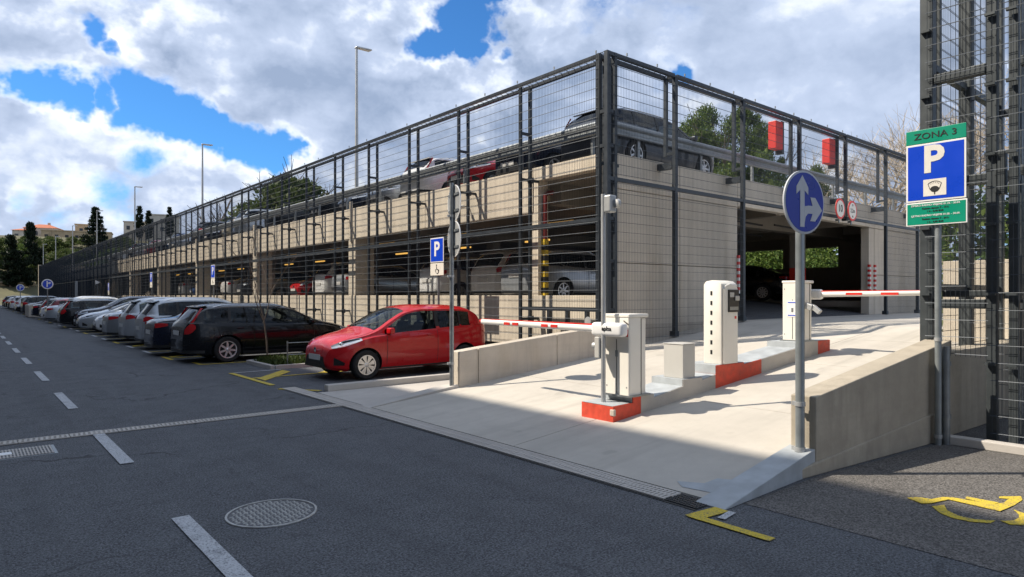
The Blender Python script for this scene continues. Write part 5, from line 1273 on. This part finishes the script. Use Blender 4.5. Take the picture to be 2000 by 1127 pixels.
tree('pine', 1, 40.5, 27.6, 1, 1.2, 'green pine rising behind the roof, left of the red panels', G5, .72); tree('pine', 2, 40.5, 24.2, 1, 1.14, 'green pine directly behind the left red panel', G5, .6)
tree('pine', 3, 44, 25.0, 1, 1.12, 'green pine with a loose top between the two red panels', G5, .45); tree('pine', 2, 42, 31.5, 1, .85, 'low green pine beside the roof corner car', G5)
tree('pine', 1, 42, 20.2, 0, .85, 'low pine behind the right red panel', G5, .5); tree('round', 9, 38, 23, 0, .8, 'yellow green bush tree low behind the guard rail')
G6 = 'umbrella pines behind the long side of the garage'
for i, (x, y, s, lb) in enumerate([(34, 86, 1.42, 'broad umbrella pine above the roof cars, centre of the long facade'), (38, 97, 1.40, 'umbrella pine left of the broadest one above the roof'), (34, 104, 1.2, 'lower umbrella pine farther left above the roof'), (36, 122, 1.15, 'far umbrella pine near the middle street lamp'), (33, 76, 1.05, 'small umbrella pine right of the broad one'), (33, 52, .96, 'pine top just right of the nearest street lamp'), (40, 140, 1.3, 'umbrella pine towards the end of the roof')]):
    tree('umbrella', 5 + i % 2, x, y, 0, s, lb, G6)
for i in range(9):
    tree('round', 9 + i % 2, 35 + rng.uniform(-2, 4), 20 + 9 * i, 0, rng.uniform(.7, .95), 'low green tree behind the rear wall of the garage', 'low green trees behind the garage')
# far left
G7 = 'dark cypresses at the far end of the street'
for i, (x, y, s, sx, lb) in enumerate([(8.4, 186, .90, 1.3, 'stout dark cypress at the left edge of the view'), (12.0, 186, 1.14, .85, 'tallest slender cypress left of the red roofed villa'), (10.0, 190, .66, 1.5, 'bushy dark cypress low between the two tall ones'), (5.0, 189, .72, 1.4, 'dark cypress cut by the left edge of the view'), (14.2, 190, .72, 1.1, 'shorter dark cypress right of the tallest one')]):
    tree('cypress', 7 + i % 2, x, y, 3.2, s, lb, G7, sx)
tree('fir', 12, 27.5, 207, 10, 1.02, 'large dark fir with tiered branches behind the fourth lamp')
for i, (x, y, z, s) in enumerate([(42.5, 232, 19, .78), (45.2, 233, 19, .70), (50.5, 230, 20, .72)]):
    tree('cypress', 7, x, y, z, s, ['small cypress on the hill, left of a close pair', 'small cypress on the hill, right of a close pair', 'lone small cypress on the hilltop'][i], 'small cypresses on the hilltop', 1.1)
G8 = 'trees covering the hillside'
def hillz(x, y):
    t = max(0., min(1., (y - 188 + .10 * (x)) / 62)); return 4.2 * max(0, min(1, (y - 150) / 36)) * (1 if y > 186 else 0.4) + 15.5 * t * t * (3 - 2 * t)
rr = random.Random(5)
for k in range(42):
    px_ = rr.uniform(35, 250); u_ = (px_ - 1000) / 1290; y = rr.uniform(193, 232); x = y * (.64 + .768 * u_) / (.768 - .64 * u_); dd_ = .64 * x + .768 * y; px_ = 1000 + 1290 * (.768 * x - .64 * y) / dd_; z = hillz(x, y)
    lim = 1.7 + dd_ * (118 if px_ > 40 else 60) / 1290; s = min(rr.uniform(.5, .95), (lim - z) / 10.2)
    if s < .25: continue
    lb = 'green tree on the slope below the red roofed villa' if px_ < 110 else ('green tree on the slope below the long ochre building' if px_ < 175 else 'green tree on the slope beside and right of the dark fir')
    tree('round' if k % 3 else 'umbrella', (9 + k % 2) if k % 3 else 5 + k % 2, x, y, z - (0 if k % 3 else 3 * s), s, lb, G8)
for k in range(5):
    x = rr.uniform(-14, 6); y = rr.uniform(192, 215); tree('round', 9 + k % 2, x, y, hillz(x, y), rr.uniform(.6, .9), 'olive green tree at the far left behind the stone wall', 'trees behind the stone wall')
m = MB(); X = list(np.linspace(-300, 400, 60)); Y = list(np.linspace(150, 520, 50)); m.grid(lambda x, y: (x, y, hillz(x, y) + .6 * math.sin(x * .11) * math.sin(y * .09) * (1 if y > 190 else 0) + .01), X, Y); structure('hill', m, M['hill'], smooth=60)
sw = thing('stone_wall', 'long beige rubble retaining wall at the far end of the street', 'wall', (-10, 187, 0))
m = MB(); m.box(-60, 13, 187, 187.6, 0, 4.6); part('wall_body', m, M['stonew'], sw); m = MB(); m.box(-60, 13, 186.93, 187.66, 4.603, 4.75); part('coping', m, M['kerb'], sw)
m = MB()
for i in range(64):
    for j in range(9):
        x0 = -24 + i * .58 + (j % 2) * .29 + rr.uniform(-.06, .06); z0 = .1 + j * .5; m.box(x0, x0 + .5 + rr.uniform(-.06, .04), 186.90 - rr.uniform(0, .06), 186.995, z0, z0 + .44 + rr.uniform(-.05, .03))
tag(part('stone_face', m, M['stonew'], sw), kind='stuff')
def house(name, label, x, y, z, w, d, h, wall, roof, rot, nwin=(4, 2), hip=True):
    b = thing(name, label, 'building', (x, y, z), R(rot))
    m = MB(); m.box(-w/2, w/2, -d/2, d/2, -6, h); part('wall', m, M[wall], b, False)
    if hip:
        m = MB(); o_ = .4; rh = h + w * .16; m.add([(-w/2-o_,-d/2-o_,h),(w/2+o_,-d/2-o_,h),(w/2+o_,d/2+o_,h),(-w/2-o_,d/2+o_,h),(-w/6,0,rh),(w/6,0,rh)], [(0,1,5,4),(1,2,5),(2,3,4,5),(3,0,4),(3,2,1,0)]); r_ = part('roof', m, M[roof], b, False)
        m = MB(); m.box(w*.12, w*.12+.7, -.3, .4, h, rh + .6); part('chimney', m, M[wall], r_, False)
    else:
        m = MB(); m.box(-w/2-.2, w/2+.2, -d/2-.2, d/2+.2, h + .002, h + .35); part('roof', m, M[wall], b, False)
    for i in range(nwin[0]):
        for j in range(nwin[1]):
            xx = -w/2 + w * (i + .5) / nwin[0]; zz = h - 1.9 - 2.7 * j; m = MB(); m.box(xx - .5, xx + .5, -d/2 - .04, -d/2 - .002, zz - .6, zz + .7)
            wd = part('window', m, M['winglass'], b, False); m = MB(); m.box(xx - .6, xx + .6, -d/2 - .09, -d/2 - .041, zz - .72, zz - .62); part('sill', m, M['kerb'], wd, False)
    return b
house('villa', 'pale villa with orange clay hip roof on the hilltop', 21.8, 278, 20.4, 9.5, 8, 4.2, 'plaster', 'roof', -20)
house('villa', 'small white annex beside the red roofed villa', 16.2, 276, 20.0, 5, 6, 3.4, 'plaster', 'roof', -20, (2, 1))
house('long_house', 'long low ochre building on the hilltop right of the villa', 31, 272, 19.5, 20, 8, 3.9, 'plaster2', 'roof', -12, (7, 1), False)
house('roof_turret', 'square ochre stair turret on the hilltop building', 32.5, 276, 20, 3.6, 3.6, 6.4, 'plaster2', 'roof', -12, (1, 1), False)
house('flat_block', 'pale flat roofed building on the hill behind the roof rail', 52, 245, 19.5, 9, 8, 8.6, 'plaster', 'roof', -18, (3, 2), False)
house('flat_block', 'low pale building left of the flat roofed one on the hill', 46, 252, 19.5, 8, 7, 6.5, 'plaster', 'roof', -18, (3, 1), False)
# hedge beyond the rear opening and behind the retaining wall
for (x, y, z, L_, W_, H_, lb) in ((33.5, 16, 1.0, 11, 1.5, 3.4, 'sunlit green hedge seen through the rear opening of the garage'), (14.3, 1.0, 1.0, 7, 1.2, 2.5, 'green hedge above the retaining wall behind the tower')):
    r_ = np.random.RandomState(int(x)); n = 9000; P = np.stack([r_.uniform(-W_/2, W_/2, n), r_.uniform(-L_/2, L_/2, n), r_.uniform(0, 1, n)**.8 * H_ * (1 + .12 * np.sin(r_.uniform(0, 30, n)))], 1)
    t = thing('hedge', lb, 'hedge', (x, y, z)); tag(link('foliage', leaf_mesh('foliage', P, .09, M['leaf_hedge'], int(x), .3, 1.5), t), kind='stuff')
# young trees along the bays
yt, _ = branch_mesh('branches', 31, 5.0, 4, .035, .45, minr=.006, trunk_frac=.45, mat=M['wood'])
tw_, _ = branch_mesh('branches', 8, 4.2, 5, .05, .5, minr=.010, trunk_frac=.22)
for x, y, me, s, lb in ((6.0, 16.95, yt, .7, 'slender young leafless tree in the grass bed before the black estate'), (9.0, 46.3, tw_, .8, 'bushy leafless shrub against the mesh beside a parking sign'), (9.0, 62.5, yt, .6, 'thin leafless street tree near the far parking sign'), (9.0, 88, yt, .6, 'thin leafless street tree by the dark end of the garage')):
    t = thing('young_tree', lb, 'tree', (x, y, 0), rng.uniform(0, 6)); t.scale = (s, s, s); link('branches', me, t)
# pale boxes at the kerb
for i in range(3):
    t = thing('concrete_box', ['pale concrete box at the kerb, left of three', 'pale concrete box at the kerb, middle of three', 'pale concrete box at the kerb, right of three'][i], 'planter', (4.25 + .0 * i, 65.2 - 1.25 * i, 0), 0, 'pale boxes at the kerb')
    m = MB(); m.box(-.35, .35, -.55, .55, .04, .95); part('box_body', m, M['plaster'], t, False, bevel=.03); m = MB(); m.box(-.30, .30, -.5, .5, .955, .97); part('box_lid', m, M['cabgrey'], t, False)
# facade camera
t = thing('security_camera', 'small white security camera on the facade above the parking sign', 'camera', (10.52, 14.55, 4.1)); m = MB(); m.tube([(-.35, 0, -.05), (-.1, 0, 0)], .05, 8); part('camera_body', m, M['cabinet'], t, False); m = MB(); m.tube([(-.12, 0, 0), (.08, 0, .02)], .018, 6); part('arm', m, M['galv'], t, False)

# ---------------- the buildings across the street (they shade it) ----------------
def block(label, x0, x1, y0, y1, h, mt):
    b = thing('apartment_building', label, 'building', ((x0+x1)/2, (y0+y1)/2, 0))
    m = MB(); m.box(x0, x1, y0, y1, 0, h); part('wall', m, M[mt], b)
    m = MB(); m.box(x0 - .05, x1 + .02, y0 - .1, y1 + .1, h + .002, h + .02); part('roof', m, M['slab'], b)
    wm = MB(); wm.box(0, .04, -.8, .8, -.9, .8); wm = wm.mesh('window', M['winglass']); fm = MB(); fm.box(.0, .12, -.9, .9, -1.02, -.91); fm = fm.mesh('sill', M['kerb'])
    ny = int((y1 - y0) / 4.2); nz = int(h / 3.1)
    for i in range(ny):
        for j in range(nz):
            if ny * nz > 280 and (i % 2): continue
            w_ = link('window', wm, b, (x1 - (x0+x1)/2 + .002, y0 + 2.1 + i * 4.2 - (y0+y1)/2, 1.9 + j * 3.1)); link('sill', fm, w_)
block('tall plain apartment block across the street, behind the viewer', -22, -9, -38, 83.5, 20.95, 'block')
block('unseen taller block added across the street to shade the far garage end', -24, -9.5, 84, 152, 33, 'block')  # unseen block, height set so its shadow darkens the far facade
